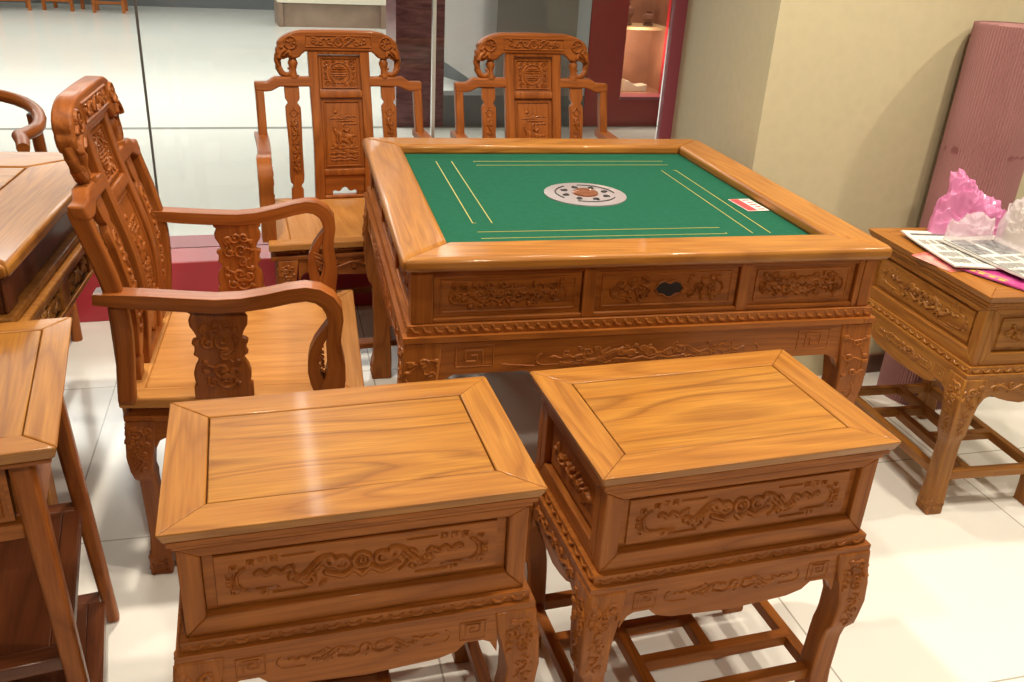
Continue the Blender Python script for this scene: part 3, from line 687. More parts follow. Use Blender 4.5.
def case_panel(k, Q):
    for j, (x0, x1) in enumerate(((-B0+.047, -.164), (-.132, .189), (.221, B0-.047))):
        q = MB(); cx = (x0+x1)/2; wd = x1-x0-.002; zc = (zb+.010+zt-.012)/2; hh = zt-zb-.024
        q.box(x0, x1, B0-.016, B0-.010, zc-hh/2, zc+hh/2, 'x', fn=lambda p: Q(*p))
        Wi, Hi = wd-.020, hh-.014
        st = frame_st(Wi-.006, Hi-.006, .0016, .0025) + dragon_st(Wi*.95, Hi*.82, .0034, .0055, False, 3+j) + scroll_st(Wi*.93, Hi*.80, 26, .0028, .0050, 11+j, .17)
        if j == 1: st = [s_ for s_ in st if not any(abs(x-.004) < .042 and abs(y) < .026 for x, y in s_[0])]
        q.relief(Wi, Hi, st, lambda u, v, r: Q(cx+u, B0-.009+r, zc+v), .002, .004)
        pn = q.build('drawer_front' if j == 1 else 'carved_panel', M['carve'], mt)
        if j == 1:                                                  # bat-shaped finger hole, its shade painted as a black plate, with raised rim
            r_ = MB(); P = [(0, .010), (.010, .014), (.020, .010), (.026, 0), (.020, -.008), (.012, -.009), (.004, -.014), (-.004, -.014), (-.012, -.009), (-.020, -.008), (-.026, 0), (-.020, .010), (-.010, .014), (0, .010)]
            P = [(x*1.25, y*1.35) for x, y in P]
            r_.prism(P[:-1][::-1], lambda u, v, t: Q(cx+u+.004, t, zc+v), B0-.0095, B0-.0065)
            r_.build('handle_hole_shade', M['hole'], pn)
            r_ = MB(); r_.tube([Q(cx+u+.004, B0-.007, zc+v) for u, v in P], .0028, 6); r_.build('handle_rim', M['carve'], pn)
quad(case_panel)
b = MB()
def rope(k, Q):
    ax = 'x' if k % 2 == 0 else 'y'
    bb = lambda u0, u1, d0, d1, z0, z1: b.box(u0, u1, d0, d1, z0, z1, ax, fn=lambda p: Q(*p))
    bb(-h+.012, h-.033, h-.032, h-.012, .610, .6315); bb(-h+.002, h-.033, h-.032, h-.002, .597, .6095)
    L = 2*h-.03; st = []; n = 44
    for i in range(n):
        x = -L/2 + (i+.5)*L/n; st.append(([(x-.006, .005), (x-.002, -.003), (x+.007, -.005)], .0042, .003))
    b.relief(L, .022, st, lambda u, v, r: Q(u, h-.013+r, .621+v), .002, .003)
quad(rope)
b.build('rope_moulding', M['carve'], mt)
def mapron(k, Q):
    q = MB(); L = 2*h-.145
    q.prism(apron_pts(L, .5965, .520, .497, .19)[::-1], lambda u, v, t: Q(u, t, v), h-.03, h-.008, 'x' if k % 2 == 0 else 'y')
    st = []
    for s in (-1, 1):
        st.append((fret(s*.39, .010, .018, s), .0022, .0035)); st.append(([(s*.39+a, .010+c) for a, c in ((-.038, -.028), (-.038, .030), (.04, .030), (.04, -.028), (-.038, -.028))], .0016, .003))
        st.append(([(s*(.33-.07*t/6), -.015 - .012*t/6) for t in range(7)], .0022, .003))
    st += [([(x, y-.004) for x, y in P], a, c) for P, a, c in dragon_st(.60, .075, .0045, .0035, False, 8)] + [([(x*.9, y*.9-.004) for x, y in P], a, c) for P, a, c in scroll_st(.52, .070, 30, .0035, .0030, 31, .2)]
    q.relief(L-.01, .088, st, lambda u, v, r: Q(u, h-.0088+r, .548+v*(.92 if v > 0 else .62)), .0024, .003)
    q.build('apron', M['carve'], mt, .002)
quad(mapron)
prof = [(.5965, .004, .078), (.55, .008, .077), (.50, .012, .074), (.44, .012, .068), (.36, .004, .060), (.34, .001, .058), (.325, -.010, .050), (.15, -.014, .052), (.07, -.010, .058), (.05, -.004, .064), (0, -.004, .064)]
k = 40
for sx in (-1, 1):
    for sy in (-1, 1): leg_mesh(sx, sy, h-.010, h-.010, .5965, M['carve'], prof, mt, .30, .004, k); k += 3
# playing card lying on the felt against the frame
b = MB(); b.box(-.030, .030, -.052, .052, 0, .0012); c = b.build('paper_card', M['cardwhite'], loc=(0, 0, 0))
a = .2469
def MW(x, y, z): return (.1715 + math.cos(a)*x - math.sin(a)*y, 2.2635 + math.sin(a)*x + math.cos(a)*y, z)
c.location = MW(.398, -.125, .7533); c.rotation_euler = (0, 0, a + .06)
tag(c, 'small red and white paper card lying on the green felt beside the right frame', 'card')
b = MB(); b.box(-.028, -.002, -.050, .050, .0012, .0016)
for i in range(5): b.box(.004 + .004*(i % 2), .024, -.044 + .02*i, -.036 + .02*i, .0012, .0016)
b.build('printing', M['cardred'], c)

# ------------------------------------------------------------------ armchairs
YB = [(.44, .228), (.52, .222), (.60, .214), (.68, .218), (.76, .238), (.84, .262), (.90, .276), (.98, .290), (1.06, .298)]
def yb(z): return float(np.interp(z, [q[0] for q in YB], [q[1] for q in YB]))
def yb2(z):                                                        # smoothed
    return sum(yb(z + d) for d in (-.05, -.03, -.01, .01, .03, .05))/6
def make_armchair():
    t = empty('carved_armchair')
    # seat: mitred frame and panel
    o = [(-.305, -.245), (.305, -.245), (.264, .250), (-.264, .250)]; i = [(-.235, -.195), (.235, -.195), (.216, .205), (-.216, .205)]
    b = MB()
    for k in range(4): b.prism([o[k], o[(k+1) % 4], i[(k+1) % 4], i[k]], lambda u, v, q: (u, v, q), .437, .460, 'x' if k % 2 == 0 else 'y')
    b.prism([(x*.999, y*.999) for x, y in i], lambda u, v, q: (u, v, q), .440, .4598, 'y'); b.build('seat', M['seat'], t, .004, 3)
    b = MB(); b.prism([(x*.93, y*.92) for x, y in o], lambda u, v, q: (u, v, q), .418, .4365); b.prism([(x*.985, y*.98) for x, y in o], lambda u, v, q: (u, v, q), .405, .4175); 
    st = [([(-.25 + .5*(j+.2)/26, 0), (-.25 + .5*(j+.7)/26, .001)], .004, .004) for j in range(26)]
    b.relief(.50, .014, st, lambda u, v, r: (u, -.228-r, .427+v), .002, .002)
    b.build('seat_moulding', M['chair'], t, .003)
    for s in (-1, 1):
        b = MB(); L = .44 if s < 0 else .41
        b.prism(apron_pts(L, .4045, .365, .345, .04)[::-1], lambda u, v, q: (u, q*s, v), .218, .236)
        b.relief(L-.02, .045, vine_st(L*.9, .042, .0036, .0045, 7), lambda u, v, r: (-s*u, s*(.2355+r), .380+v), .002, .002); b.build('apron', M['chair'], t, .002)
        b = MB(); L = .385
        b.prism(apron_pts(L, .4045, .365, .345, .04)[::-1], lambda u, v, q: (s*(q - .024*(v*0+u)/.385*1.0), u, v), .252, .268, 'y')
        b.relief(L-.02, .045, vine_st(L*.9, .042, .0036, .0045, 5), lambda u, v, r: (s*(.2675 + r - .024*(s*u)/.385), s*u, .380+v), .002, .002); b.build('apron', M['chair'], t, .002)
    prof = [(.4045, .0, .060), (.36, .004, .058), (.32, .007, .054), (.28, .003, .046), (.262, -.001, .045), (.250, -.009, .036), (.10, -.013, .038), (.06, -.010, .044), (.05, -.006, .048), (0, -.006, .048)]
    q = 70
    for sx in (-1, 1): leg_mesh(sx, -1, .279, .240, .4045, M['chair'], prof, t, .13, .0035, q); q += 3
    for sx in (-1, 1): leg_mesh(sx, 1, .258, .244, .4045, M['chair'], prof, t, .13, .0035, q); q += 3
    b = MB(); b.box(-.24, .24, -.245, -.20, .075, .095); b.build('footrest', M['chair'], t, .004)
    b = MB(); b.box(-.22, .22, .205, .222, .085, .105)
    for s in (-1, 1): b.box(s*.245-.009, s*.245+.009, -.2, .205, .115, .135, 'y')
    b.build('stretcher', M['chair'], t, .003)
    # rear posts, following the S of the back
    zs = np.linspace(.455, .862, 16)
    for s in (-1, 1):
        b = MB(); b.ribbon([(yb2(z)+.004, z, .017) for z in zs], lambda u, v, q: (q, u, v), s*.280 if s > 0 else -.280, s*.252 if s > 0 else -.252, 'x')
        b.build('back_post', M['chair'], t, .006, 3)
    # top rail of the arms of the back, stepped
    for s in (-1, 1):
        b = MB(); P = [(.281, .840), (.281, .868), (.240, .868), (.215, .884), (.095, .884), (.095, .852), (.200, .852), (.228, .838), (.245, .836)]
        P = [(s*x, z) for x, z in P]
        if s > 0: P = P[::-1]
        b.prism(P, lambda u, v, q: (u, yb2(v)+q, v), -.015, .016)
        b.build('shoulder_rail', M['chair'], t, .005, 3)
    # central splat: stiles, rails, panels
    b = MB(); zs = np.linspace(.460, .972, 22)
    for s in (-1, 1): b.ribbon([(yb2(z), z, .014) for z in zs], lambda u, v, q: (q, u, v), s*.070, s*.102, 'x')
    for z0, z1 in ((.460, .474), (.548, .572), (.812, .838), (.955, .975)):
        z = (z0+z1)/2; b.ribbon([(yb2(z0), z0, .012), (yb2(z), z, .0145), (yb2(z1), z1, .012)], lambda u, v, q: (q, u, v), -.071, .071, 'x')
    splat = b.build('splat_frame', M['chair'], t, .003)
    q = MB(); P = [(-.0695, .4745), (-.040, .4745), (-.042, .486), (-.034, .490), (-.024, .486), (-.014, .488), (-.010, .497), (0, .502)]
    P = P + [(-x, z) for x, z in P[::-1][1:]] + [(.0695, .5475), (-.0695, .5475)]
    q.prism(P, lambda u, v, r: (u, yb2(v)+r, v), -.006, .004, 'x'); q.build('lower_splat_panel', M['chair'], splat, .002)
    for z0, z1, stf in ((.838, .955, shou_st), (.572, .812, scene_st)):
        zc, hh = (z0+z1)/2, z1-z0; q = MB()
        zz = np.linspace(z0+.001, z1-.001, 8); q.ribbon([(yb2(z)+.002, z, .004) for z in zz], lambda u, v, r: (r, u, v), -.0695, .0695, 'x')
        mg = .016 if hh > .1 else .008; fw, fh = .139-mg, hh-mg
        st = frame_st(fw-.004, fh-.004, .0028, .0045) + [(P, a_, c_) for P, a_, c_ in stf(fw*.92, fh*.94)]
        q.relief(fw, fh, st, lambda u, v, r: (u, yb2(zc+v)-.0025-r, zc+v), .0018, .001, gax='v'); q.build('carved_panel', M['chair'], splat)
    # side slats
    for s in (-1, 1):
        b = MB(); zs = [.458, .50, .505, .512, .519, .526, .55, .65, .75, .785, .792, .799, .806, .813, .855]
        hw = [.020, .020, .017, .013, .017, .022, .024, .022, .025, .025, .020, .015, .020, .024, .024]
        vs, gs = [], []
        for z, a_ in zip(zs, hw):
            y = yb2(z)
            for dx, dy in ((-a_, -.009), (a_, -.009), (a_, .009), (-a_, .009)): vs.append((s*.162+dx, y+dy, z)); gs.append((z, dx, dy))
        fs = [(3, 2, 1, 0), tuple(4*(len(zs)-1)+j for j in range(4))]
        for n_ in range(len(zs)-1):
            for j in range(4): A_, C_ = 4*n_+j, 4*n_+(j+1) % 4; fs.append((A_, C_, C_+4, A_+4))
        b.add(vs, fs, gs=gs); sl = b.build('side_slat', M['chair'], t, .002)
        b = MB(); st = vine_st(.034, .20, .0032, .0045, 6, True) + [(circle(0, .112, .011), .002, .003), ([(-.015, .112), (0, .132), (.015, .112)], .0022, .003)]
        b.relief(.038, .262, st, lambda u, v, r: (s*.162+u, yb2(.655+v)-.0088-r, .655+v), .002, .002, gax='v'); b.build('slat_carving', M['chair'], sl)
    # crest rail with two elephant heads, trunks curling down
    b = MB(); half = [(0, .968), (.098, .968), (.112, .966), (.122, .958), (.130, .948), (.142, .944), (.157, .943), (.170, .946), (.182, .940), (.200, .944), (.206, .958), (.205, .972), (.199, .981), (.200, .991), (.192, 1.004), (.178, 1.016), (.160, 1.025), (.140, 1.032), (.118, 1.036), (0, 1.038)]
    P = half + [(-x, z) for x, z in half[::-1][1:-1]]
    b.prism(P, lambda u, v, q: (u, yb2(v)+q, v), -.019, .019)
    crest = b.build('crest_rail', M['chair'], t, .006, 3)
    b = MB(); b.relief(.225, .044, frame_st(.217, .037, .0022, .004) + [(circle(0, 0, .014), .003, .005), (spiral(0, 0, .010, 1, 0, 1), .002, .004)] + [(c_, .0032, .0055) for s in (-1, 1) for c_ in (spiral(s*.032, .003, .013, 1.2, 0, s), spiral(s*.058, -.003, .012, 1.2, 1, -s), spiral(s*.084, .002, .011, 1.2, 2, s), [(s*.02, -.012), (s*.05, .012), (s*.075, -.010)])],
             lambda u, v, r: (u, yb2(1.001+v)-.0186-r, 1.001+v), .0018, .002)
    b.build('crest_carving', M['chair'], crest)
    for s in (-1, 1):
        hd = [(circle(-.008, .012, .020), .0028, .006)] + [([(-.008+.004*math.cos(q_), .012+.004*math.sin(q_)), (-.008+.016*math.cos(q_), .012+.016*math.sin(q_))], .0026, .005) for q_ in (.4, 1.4, 2.4, 3.3, 4.2)] + [([(.017, -.004)], .005, .007), ([(.014, -.012), (.026, -.024), (.031, -.036)], .007, .009), ([(-.002, -.016), (-.006, -.030)], .006, .007), ([(.002, -.018), (.018, -.031)], .0028, .011), ([(.012, .006), (.024, -.004)], .004, .006)]
        c = MB(); sgn = 1 if s > 0 else -1
        hd2 = hd if s > 0 else [([(-x, y) for x, y in P_], a_, q_) for P_, a_, q_ in hd]
        c.relief(.080, .086, hd2, lambda u, v, r: (s*.166+u, yb2(.984+v)-.0186-r, .984+v), .0018, 0, mask=True)
        c.build('elephant_head', M['chair'], crest)
        T = [(.196, .955), (.201, .935), (.199, .912), (.190, .895), (.176, .888), (.163, .892), (.158, .902), (.163, .910), (.170, .910)]
        c = MB(); c.tube([(s*x, yb2(z), z) for x, z in T], [.014, .0125, .0115, .011, .010, .0095, .008, .006, .004], 10, 'x'); c.build('elephant_trunk', M['chair'], crest)
        c = MB(); V = [(.878, .018), (.888, .018), (.890, .012), (.905, .010), (.915, .013), (.928, .017), (.938, .013), (.948, .008)]
        c.tube([(s*.152, yb2(z), z) for z, _ in V], [r for _, r in V], 12, 'z'); c.build('vase_finial', M['chair'], crest)
    # arms
    A1 = [(.262, .688, .011), (.215, .684, .0135), (.17, .680, .0145), (.107, .675, .0145), (.04, .671, .0145), (-.01, .674, .0145), (-.06, .683, .015), (-.10, .693, .015), (-.132, .698, .015), (-.155, .694, .016), (-.174, .681, .0165), (-.185, .662, .017), (-.188, .64, .0155), (-.185, .615, .014), (-.182, .59, .0145), (-.184, .565, .016), (-.187, .54, .0175), (-.184, .512, .021), (-.176, .485, .025), (-.172, .458, .027)]
    A2 = [(-.176, .632, .004), (-.166, .612, .008), (-.154, .592, .0095), (-.145, .57, .0105), (-.141, .548, .011), (-.141, .525, .012), (-.147, .503, .014), (-.156, .482, .016), (-.160, .458, .016)]
    for s in (-1, 1):
        xs = sorted((s*.292, s*.250)); fl = lambda u: s*.026*max(0, min(1, (.2-u)/.36))**1.5
        b = MB(); b.ribbon(A1, lambda u, v, q: (q + fl(u), u, v), xs[0], xs[1], 'x'); b.ribbon(A2, lambda u, v, q: (q + fl(u), u, v), xs[0]+.003, xs[1]-.003, 'x')
        for j in range(5):                                          # feathered leaf inside the scroll
            z = .575 - j*.011; b.tube([(xs[0]+s*.024+.006, -.148-.003*j+.004, z), (xs[0]+s*.024+.006, -.163, z-.008)], [.004, .002], 6); b.tube([(xs[1]+s*.024-.006, -.148-.003*j+.004, z), (xs[1]+s*.024-.006, -.163, z-.008)], [.004, .002], 6)
        b.build('armrest', M['chair'], t, .005, 3)
        hwz = [(.460, .058), (.490, .058), (.494, .052), (.503, .055), (.518, .056), (.533, .052), (.548, .044), (.553, .044), (.560, .054), (.566, .050), (.578, .050), (.584, .055), (.590, .053), (.595, .042), (.610, .048), (.622, .055), (.635, .056), (.644, .052), (.648, .050), (.652, .057), (.664, .058)]
        P = [(.040 + a_, z) for z, a_ in hwz] + [(.040 - a_, z) for z, a_ in hwz[::-1]]
        b = MB(); b.prism(P, lambda u, v, q: (s*q, u, v), .262, .281, 'z'); sp = b.build('arm_splat', M['chair'], t, .003)
        b = MB(); st = [(P_, a_, c_) for P_, a_, c_ in scroll_st(.078, .165, 16, .0042, .005, 21, .24)]
        for d, off in ((1, .2808), (-1, .2622)):
            b.relief(.080, .170, st, lambda u, v, r: (s*(off + d*r), .040+u*d*s, .560+v), .0022, .001, gax='v')
        b.build('arm_carving', M['chair'], sp)
    return t
ch0 = make_armchair()
put(ch0, -.6075, 1.8765, 1.80)
G = 'matching carved elephant armchairs'
tag(ch0, 'carved rosewood armchair seen from the side, between the game table and desk', 'armchair', G)
c2 = copy_tree(ch0); put(c2, -.553, 2.902, .359); c2.scale = (1.025, 1.03, .985); tag(c2, 'carved armchair facing the camera behind the left corner of the green game table', 'armchair', G)
c3 = copy_tree(ch0); put(c3, .104, 3.060, .317); c3.scale = (1.035, 1.03, .995); tag(c3, 'carved armchair behind the far edge of the game table, only its back in view', 'armchair', G)

# ------------------------------------------------------------------ large desk at the left
dk = empty('carved_desk', (0, 0, 0), math.radians(12.1))
ax_, ay_ = -.900, 1.458; ca, sa = math.cos(math.radians(12.1)), math.sin(math.radians(12.1))
Lx, Ly = 1.30, .855
dk.location = (ax_ - ca*Lx/2 - sa*Ly/2, ay_ - sa*Lx/2 + ca*Ly/2, 0)
tag(dk, 'large rosewood desk cut by the left edge, its scroll-carved apron behind the armchair', 'desk')
hx, hy = Lx/2, Ly/2
mitred_top(dk, hx, hy, .752, .780, .16, M['honey'], .008)
b = MB(); b.box(-hx+.163, hx-.163, -hy+.163, hy-.163, .756, .778); b.build('tabletop_panel', M['figured'], dk, .002)
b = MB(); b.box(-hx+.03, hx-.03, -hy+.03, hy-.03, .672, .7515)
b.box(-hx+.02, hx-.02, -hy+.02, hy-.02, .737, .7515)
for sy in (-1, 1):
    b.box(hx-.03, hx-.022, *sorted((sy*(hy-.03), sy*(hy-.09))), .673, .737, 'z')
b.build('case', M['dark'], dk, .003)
b = MB(); b.box(-hx+.012, hx-.012, -hy+.012, hy-.012, .655, .6715); b.box(-hx-.002, hx+.002, -hy-.002, hy+.002, .640, .6545); b.build('case_moulding', M['light'], dk, .004)
for s in (-1, 1):
    for axis in (0, 1):
        L = 2*(hy if axis else hx) - .16; e_ = hx if axis else hy
        mp = (lambda u, v, q: (s*q, s*u, v)) if axis else (lambda u, v, q: (-s*u, s*q, v))
        b = MB(); b.prism([(-L/2, .565), (L/2, .565), (L/2, .6395), (-L/2, .6395)], mp, e_-.035, e_-.012, 'y' if axis else 'x')
        b.prism([(-L/2, .560), (L/2, .560), (L/2, .572), (-L/2, .572)], mp, e_-.012, e_-.002, 'y' if axis else 'x'); b.prism([(-L/2, .628), (L/2, .628), (L/2, .6395), (-L/2, .6395)], mp, e_-.012, e_-.002, 'y' if axis else 'x')
        nb = 3
        for j in range(nb+1):
            x = -L/2 + L*j/nb; b.prism([(x-.03, .572), (x+.03, .572), (x+.03, .628), (x-.03, .628)] if 0 < j < nb else ([(-L/2, .572), (-L/2+.05, .572), (-L/2+.05, .628), (-L/2, .628)] if j == 0 else [(L/2-.05, .572), (L/2, .572), (L/2, .628), (L/2-.05, .628)]), mp, e_-.012, e_-.003, 'y' if axis else 'x')
        ap = b.build('apron', M['light'], dk, .002)
        b = MB(); bb = MB()
        for j in range(nb):
            x0 = -L/2 + L*j/nb + (.05 if j == 0 else .03); x1 = -L/2 + L*(j+1)/nb - (.05 if j == nb-1 else .03); cx = (x0+x1)/2
            b.relief(x1-x0, .056, vine_st((x1-x0)*.98, .058, .0050, .011, 5), lambda u, v, r: mp(cx+u, .600+v, e_-.0155+r), .0024, .001)
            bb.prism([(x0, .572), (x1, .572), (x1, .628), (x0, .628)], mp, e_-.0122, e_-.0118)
        b.build('apron_carving', M['light'], ap); bb.build('shade_ground', M['hole'], ap)  # near-black sheet paints the shade behind the pierced scrolls
for sx in (-1, 1):
    for sy in (-1, 1): leg_mesh(sx, sy, hx-.004, hy-.004, .6395, M['light'], [(.6395, 0, .06), (.5, .004, .056), (.42, .0, .05), (.40, -.004, .045), (.08, -.004, .045), (0, 0, .05)], dk, 0)

# ------------------------------------------------------------------ horseshoe chair behind the desk
hc = empty('horseshoe_chair', (-1.69, 2.50, 0), .22); tag(hc, 'horseshoe-back wooden chair behind the desk at the left edge, only its curved arm showing', 'armchair')
P = []
for k in range(-12, 13):
    a_ = k/12*PI*.62; x = .285*math.sin(a_)*(1.0 + .0*abs(k)); y = .285*math.cos(a_)
    P.append((x, y, .768 + .05*max(0, math.cos(a_))))
P = [(-.300, -.20, .755), (-.285, -.145, .762)] + P + [(.285, -.145, .762), (.300, -.20, .755)]
b = MB(); b.tube(P, [.017]+[.019]*(len(P)-2)+[.017], 12); b.build('crest_arm', M['chair'], hc)
b = MB(); b.box(-.27, .27, -.25, .23, .45, .475); b.build('seat', M['chair'], hc, .005)
for sx in (-1, 1):
    b = MB(); b.tube([(sx*.24, -.21, 0), (sx*.24, -.21, .45)], .018, 10); b.build('leg', M['chair'], hc)
    b = MB(); b.tube([(sx*.24, .20, 0), (sx*.235, .20, .5), (sx*.228, .175, .775)], .018, 10); b.build('leg', M['chair'], hc)
    b = MB(); b.tube([(sx*.25, -.2, .47), (sx*.275, -.19, .6), (sx*.29, -.17, .75)], .014, 10); b.build('arm_support', M['chair'], hc)
b = MB(); b.ribbon([(.225, .47, .008), (.22, .6, .008), (.25, .70, .008), (.285, .81, .008)], lambda u, v, q: (q, u, v), -.08, .08); b.build('splat', M['chair'], hc, .002)
b = MB(); b.box(-.24, .24, -.22, -.2, .10, .12); b.box(-.24, .24, .19, .21, .14, .16)
for s in (-1, 1): b.box(s*.24-.01, s*.24+.01, -.21, .2, .12, .14, 'y')
b.build('stretcher', M['chair'], hc, .003)

# ------------------------------------------------------------------ splayed-leg stand with shelves at the lower left
F_a = math.radians(23.03); cf, sf = math.cos(F_a), math.sin(F_a)
fw, fd = .31, .2288
fs_ = empty('shelf_stand', (-.604 - cf*fw - sf*fd, 1.012 - sf*fw + cf*fd, 0), F_a)
tag(fs_, 'splayed-leg wooden stand with a drawer and two open shelves at the lower left corner', 'stand')
mitred_top(fs_, fw, fd, .678, .700, .046, M['honey'], .003, under=.007)
b = MB(); b.box(-fw+.0472, fw-.0472, -fd+.0472, fd-.0472, .682, .6985, 'y'); b.build('tabletop_panel', M['figured'], fs_, .0015)
b = MB(); b.box(-fw+.012, fw-.012, -fd+.012, fd-.012, .668, .6775); b.build('tabletop_moulding', M['carve'], fs_, .003)
def fleg(z): k_ = (z)/.668; return (fw-.004 - .030*k_, fd+.024 - .056*k_)
for sx in (-1, 1):
    for sy in (-1, 1):
        b = MB(); x0, y0 = fleg(0); x1, y1 = fleg(.668)
        b.frustum((sx*(x0-.016), sy*(y0-.016)), (.0125, .0125), (sx*(x1-.021), sy*(y1-.021)), (.017, .017), 0, .668); b.build('leg', M['chair'], fs_, .007, 3)
b = MB()
x1, y1 = fleg(.6)
b.box(-x1+.035, x1-.035, -y1+.040, y1-.030, .560, .667); 
for s in (-1, 1): b.box(*sorted((s*(x1-.034), s*(x1-.014))), -y1+.03, y1-.03, .535, .667, 'y')
b.box(-x1+.035, x1-.035, -y1+.012, -y1+.038, .535, .560); b.box(-x1+.035, x1-.035, -y1+.012, -y1+.038, .655, .667); b.box(-x1+.035, x1-.035, y1-.03, y1-.014, .535, .667)
b.build('drawer_case', M['carve'], fs_, .003)
dr = MB(); dw = 2*(x1-.045); dr.box(-dw/2, dw/2, -y1+.018, -y1+.038, .564, .651)
st = frame_st(dw-.03, .066, .002, .003)
for s in (-1, 1):
    st += [(fret(s*(dw/2-.05), 0, .018, s), .0025, .004), (spiral(s*(dw/2-.11), 0, .020, 1.6, 0, s), .0032, .004), (spiral(s*(dw/2-.16), .004, .014, 1.3, 1, -s), .003, .004)]
st += [(circle(0, 0, .02), .003, .004)]
dr.relief(dw-.012, .078, st, lambda u, v, r: (u, -y1+.017-r, .6075+v), .002, .001)
drw = dr.build('drawer', M['carve'], fs_)
b = MB(); b.tube([(0, -y1+.016, .6075), (0, -y1+.004, .6075), (0, -y1-.004, .6075)], [.006, .006, .010], 12); b.build('knob', M['carve'], drw)
for z in (.325, .085):
    x1, y1 = fleg(z); b = MB()
    xx, yy = x1-.018, y1-.012
    b.box(-xx+.03, xx-.03, -yy+.03, yy-.03, z-.012, z-.002, 'y')
    for s in (-1, 1):
        b.box(-xx+.012, xx-.012, *sorted((s*yy, s*(yy-.032))), z-.026, z, 'x'); b.box(*sorted((s*xx, s*(xx-.032))), -yy+.033, yy-.033, z-.026, z, 'y')
    b.build('shelf', M['dark'], fs_, .003)

# ------------------------------------------------------------------ corrugated roll leaning in the corner
b = MB(); n = 880; H = 1.19; vs, gs, fs = [], [], []
base = W(2.145, 2.175, 0); topc = W(2.205, 2.222, H); axv = (topc-base)
for z in (0, .25, .5, .75, 1.0):
    for k in range(n):
        a_ = 2*PI*k/n; r = .120 + .0024*math.sin(a_*88)
        vs.append((base + axv*z + Vector((r*math.cos(a_), r*math.sin(a_), 0))) - base); gs.append((z, a_, 0))
for j in range(4):
    for k in range(n): a1, a2 = j*n+k, j*n+(k+1) % n; fs.append((a1, a2, a2+n, a1+n))
b.add(vs, fs, gs=gs)
# inner layers: spiral wound core seen at the top
sp = []; m_ = 160
for k in range(m_+1):
    a_ = k/m_*2*PI*3.5; r = .116 - .05*k/m_; sp.append((r*math.cos(a_), r*math.sin(a_)))
for zz in (H-.0,):
    vs = []; fs = []
    off = axv
    for x, y in sp: vs += [tuple(off + Vector((x, y, -.002))), tuple(off + Vector((x*.965, y*.965, -.002))), tuple(off*.72 + Vector((x*.965, y*.965, 0))), tuple(off*.72 + Vector((x, y, 0)))]
    for k in range(m_):
        for j in range(4): fs.append((4*k+j, 4*k+(j+1) % 4, 4*k+4+(j+1) % 4, 4*k+4+j))
    b.add(vs, fs)
o = b.build('corrugated_roll', M['corr'], loc=base, smooth=True)
for e_ in o.data.attributes:
    if e_.name == 'sharp_edge': o.data.attributes.remove(e_); break
tag(o, 'mauve roll of corrugated cardboard leaning in the corner against the cream wall', 'cardboard roll')

# ------------------------------------------------------------------ papers and plastic bags on the right side table
DA = -1.3533
def DW(x, y, z): return (1.2518 + math.cos(DA)*x - math.sin(DA)*y, 2.2899 + math.sin(DA)*x + math.cos(DA)*y, z)
def sheet(name, pts, z, th, m, label, cat, wav=.002, inkf=None, seed=0, group=None):
    r = random.Random(seed); nx, ny = 14, 14; b = MB(); vs = []
    P = [Vector((*p, 0)) for p in pts]
    def srf(u, v, dz):
        q = P[0]*(1-u)*(1-v) + P[1]*u*(1-v) + P[2]*u*v + P[3]*(1-u)*v
        zz = z + dz + wav*(.5+.5*math.sin(u*5+seed)*math.cos(v*4+seed*2)) + wav*.8*max(0, abs(u-.5)-.35)*4
        return DW(q.x, q.y, zz)
    for dz in (0, th):
        for j in range(ny+1):
            for i in range(nx+1): vs.append(srf(i/nx, j/ny, dz))
    K = (nx+1)*(ny+1); fs = []
    for j in range(ny):
        for i in range(nx):
            a_ = j*(nx+1)+i; fs.append((a_, a_+nx+1, a_+nx+2, a_+1)); fs.append((K+a_, K+a_+1, K+a_+nx+2, K+a_+nx+1))
    ring = [i for i in range(nx+1)] + [j*(nx+1)+nx for j in range(1, ny+1)] + [ny*(nx+1)+i for i in range(nx-1, -1, -1)] + [j*(nx+1) for j in range(ny-1, 0, -1)]
    for a_, c_ in zip(ring, ring[1:]+ring[:1]): fs.append((a_, c_, c_+K, a_+K))
    b.add(vs, fs); o = b.build(name, m); tag(o, label, cat, group)
    for nm, mm, quads in (inkf or []):
        q = MB()
        for (u0, v0, u1, v1) in quads:
            k_ = max(1, int(abs(u1-u0)*12)); l_ = max(1, int(abs(v1-v0)*12)); vv = [srf(u0+(u1-u0)*i/k_, v0+(v1-v0)*j/l_, th+.0005) for j in range(l_+1) for i in range(k_+1)]
            q.add(vv, [(j*(k_+1)+i, j*(k_+1)+i+1, (j+1)*(k_+1)+i+1, (j+1)*(k_+1)+i) for j in range(l_) for i in range(k_)])
        q.build(nm, mm, o)
    return o
def textrows(seed, cols=3, rows=26, u0=.05, u1=.95, v0=.06, v1=.8):
    r = random.Random(seed); q = []
    for c_ in range(cols):
        a_ = u0 + (u1-u0)*c_/cols; b_ = a_ + (u1-u0)/cols*.88
        for k in range(rows):
            v = v0 + (v1-v0)*k/rows
            if r.random() < .85: q.append((a_, v, b_ - r.random()*.04, v + (v1-v0)/rows*.42))
    return q
ztop = .6325
sheet('leaflet', [(-.03, -.198), (.10, -.172), (.08, -.05), (-.07, -.085)], ztop, .0008, M['redpaper'], 'red leaflet under the newspapers, sticking out over the near edge of the right side table', 'leaflet', .0005, None, 1)
sheet('magazine', [(.055, -.150), (.245, -.066), (.20, .09), (.00, .0)], ztop+.002, .004, M['magenta'], 'glossy magenta and yellow magazine lying under the grey newspaper', 'magazine', .0008, [('yellow_title', M['yellow'], [(.15, .04, .22, .10), (.26, .04, .33, .10), (.37, .04, .44, .10), (.5, .04, .57, .10), (.62, .04, .70, .10), (.15, .14, .7, .17)])], 2)
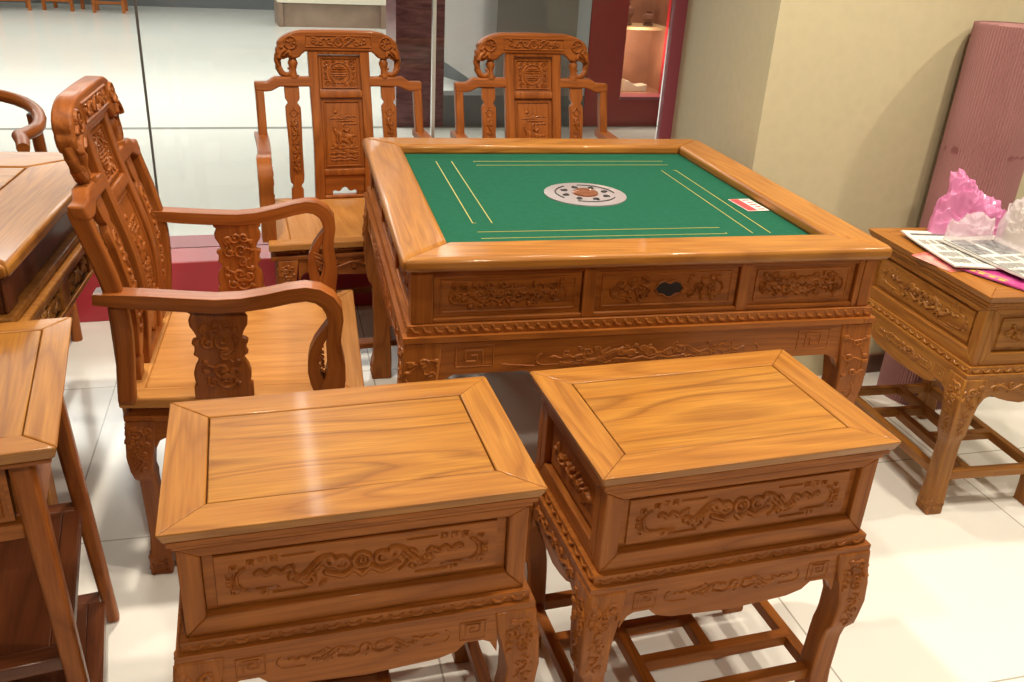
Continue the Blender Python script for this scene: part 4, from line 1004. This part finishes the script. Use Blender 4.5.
sheet('newspaper', [(-.196, -.125), (.098, -.160), (.13, .04), (-.172, .06)], ztop+.009, .004, M['paper'], 'white newspaper with thin text columns, spread nearest the game table on the right side table', 'newspaper', .0025, [('print', M['ink'], textrows(3, 4, 30, .25, .95)), ('headline', M['ink'], [(.08, .07, .13, .9)])], 3, 'newspapers on the right side table')
sheet('newspaper', [(-.088, -.075), (.20, -.045), (.20, .14), (-.12, .12)], ztop+.0165, .005, M['paper'], 'newspaper with grey photographs, lying on top under the milky plastic bag', 'newspaper', .0025, [('print', M['ink'], textrows(5, 3, 24, .5, .97)), ('photograph', M['photoink'], [(.06, .06, .44, .34), (.1, .4, .46, .8)]), ('headline', M['ink'], [(.02, .01, .97, .04)])], 4, 'newspapers on the right side table')
def bag(cx, cy, z0, rx, ry, base, peaks, m, label, seed, amp=.012, nr=44, na=120):
    """crumpled film: closed dome over an uneven footprint on the table, ridged folds and lifted peaks"""
    from mathutils import noise
    vs, fs = [], []
    def fold(p):
        a_ = abs(noise.noise(p*14 + Vector((seed, 0, 0)))); b_ = abs(noise.noise(p*31 + Vector((0, seed, 0)))); c_ = abs(noise.noise(p*62 + Vector((0, 0, seed))))
        return (.45 - a_)*1.6 + (.4 - b_)*1.1 + (.4 - c_)*.6
    for i in range(nr+1):
        r = i/nr
        for k in range(na):
            a_ = 2*PI*k/na; w_ = 1 + .16*noise.noise(Vector((math.cos(a_)*1.3, math.sin(a_)*1.3, seed))) + .05*noise.noise(Vector((math.cos(a_)*6, math.sin(a_)*6, seed)))
            x = rx*r*w_*math.cos(a_); y = ry*r*w_*math.sin(a_)
            z = base
            for px, py, hgt, wd in peaks: z += hgt*math.exp(-((x-px)**2 + (y-py)**2)/wd**2)
            z *= max(0, 1 - r**3.2)**.6
            p = Vector((x, y, z)); f_ = fold(p)*amp*min(1, 3*(1-r)+.15)
            bulge = 1 + .10*math.sin(min(1, r)*PI)*(1 if r < 1 else 0)
            vs.append(DW(cx + x*bulge + f_*.5*math.cos(a_)*(r > .1), cy + y*bulge + f_*.5*math.sin(a_)*(r > .1), z0 + max(0, z + f_*(1 if r < .97 else 0))))
    for i in range(nr):
        for k in range(na): a_, b_ = i*na+k, i*na+(k+1) % na; fs.append((a_, a_+na, b_+na, b_))
    fs.append([nr*na+k for k in range(na)][::-1])
    b = MB(); b.add(vs, fs); o = b.build('plastic_bag', m); o.data.set_sharp_from_angle(angle=math.radians(28)); tag(o, label, 'plastic bag'); return o
bag(-.185, .075, .633, .060, .115, .050, [(-.01, -.045, .115, .045), (.0, .03, .03, .05)], M['pinkfilm'], 'crumpled pink plastic bag in front of the cardboard roll', 3.1, .030, 70, 170)
bag(-.085, .010, .650, .040, .065, .045, [(0, .0, .012, .03)], M['whitefilm'], 'small white translucent plastic bag tucked against the front of the pink one', 8.4, .022)
bag(-.010, .150, .655, .095, .085, .070, [(-.02, .02, .06, .05), (-.05, .05, .05, .03)], M['whitefilm'], 'milky white plastic bag at the right edge, lying on the newspapers', 5.5, .030, 60, 150)
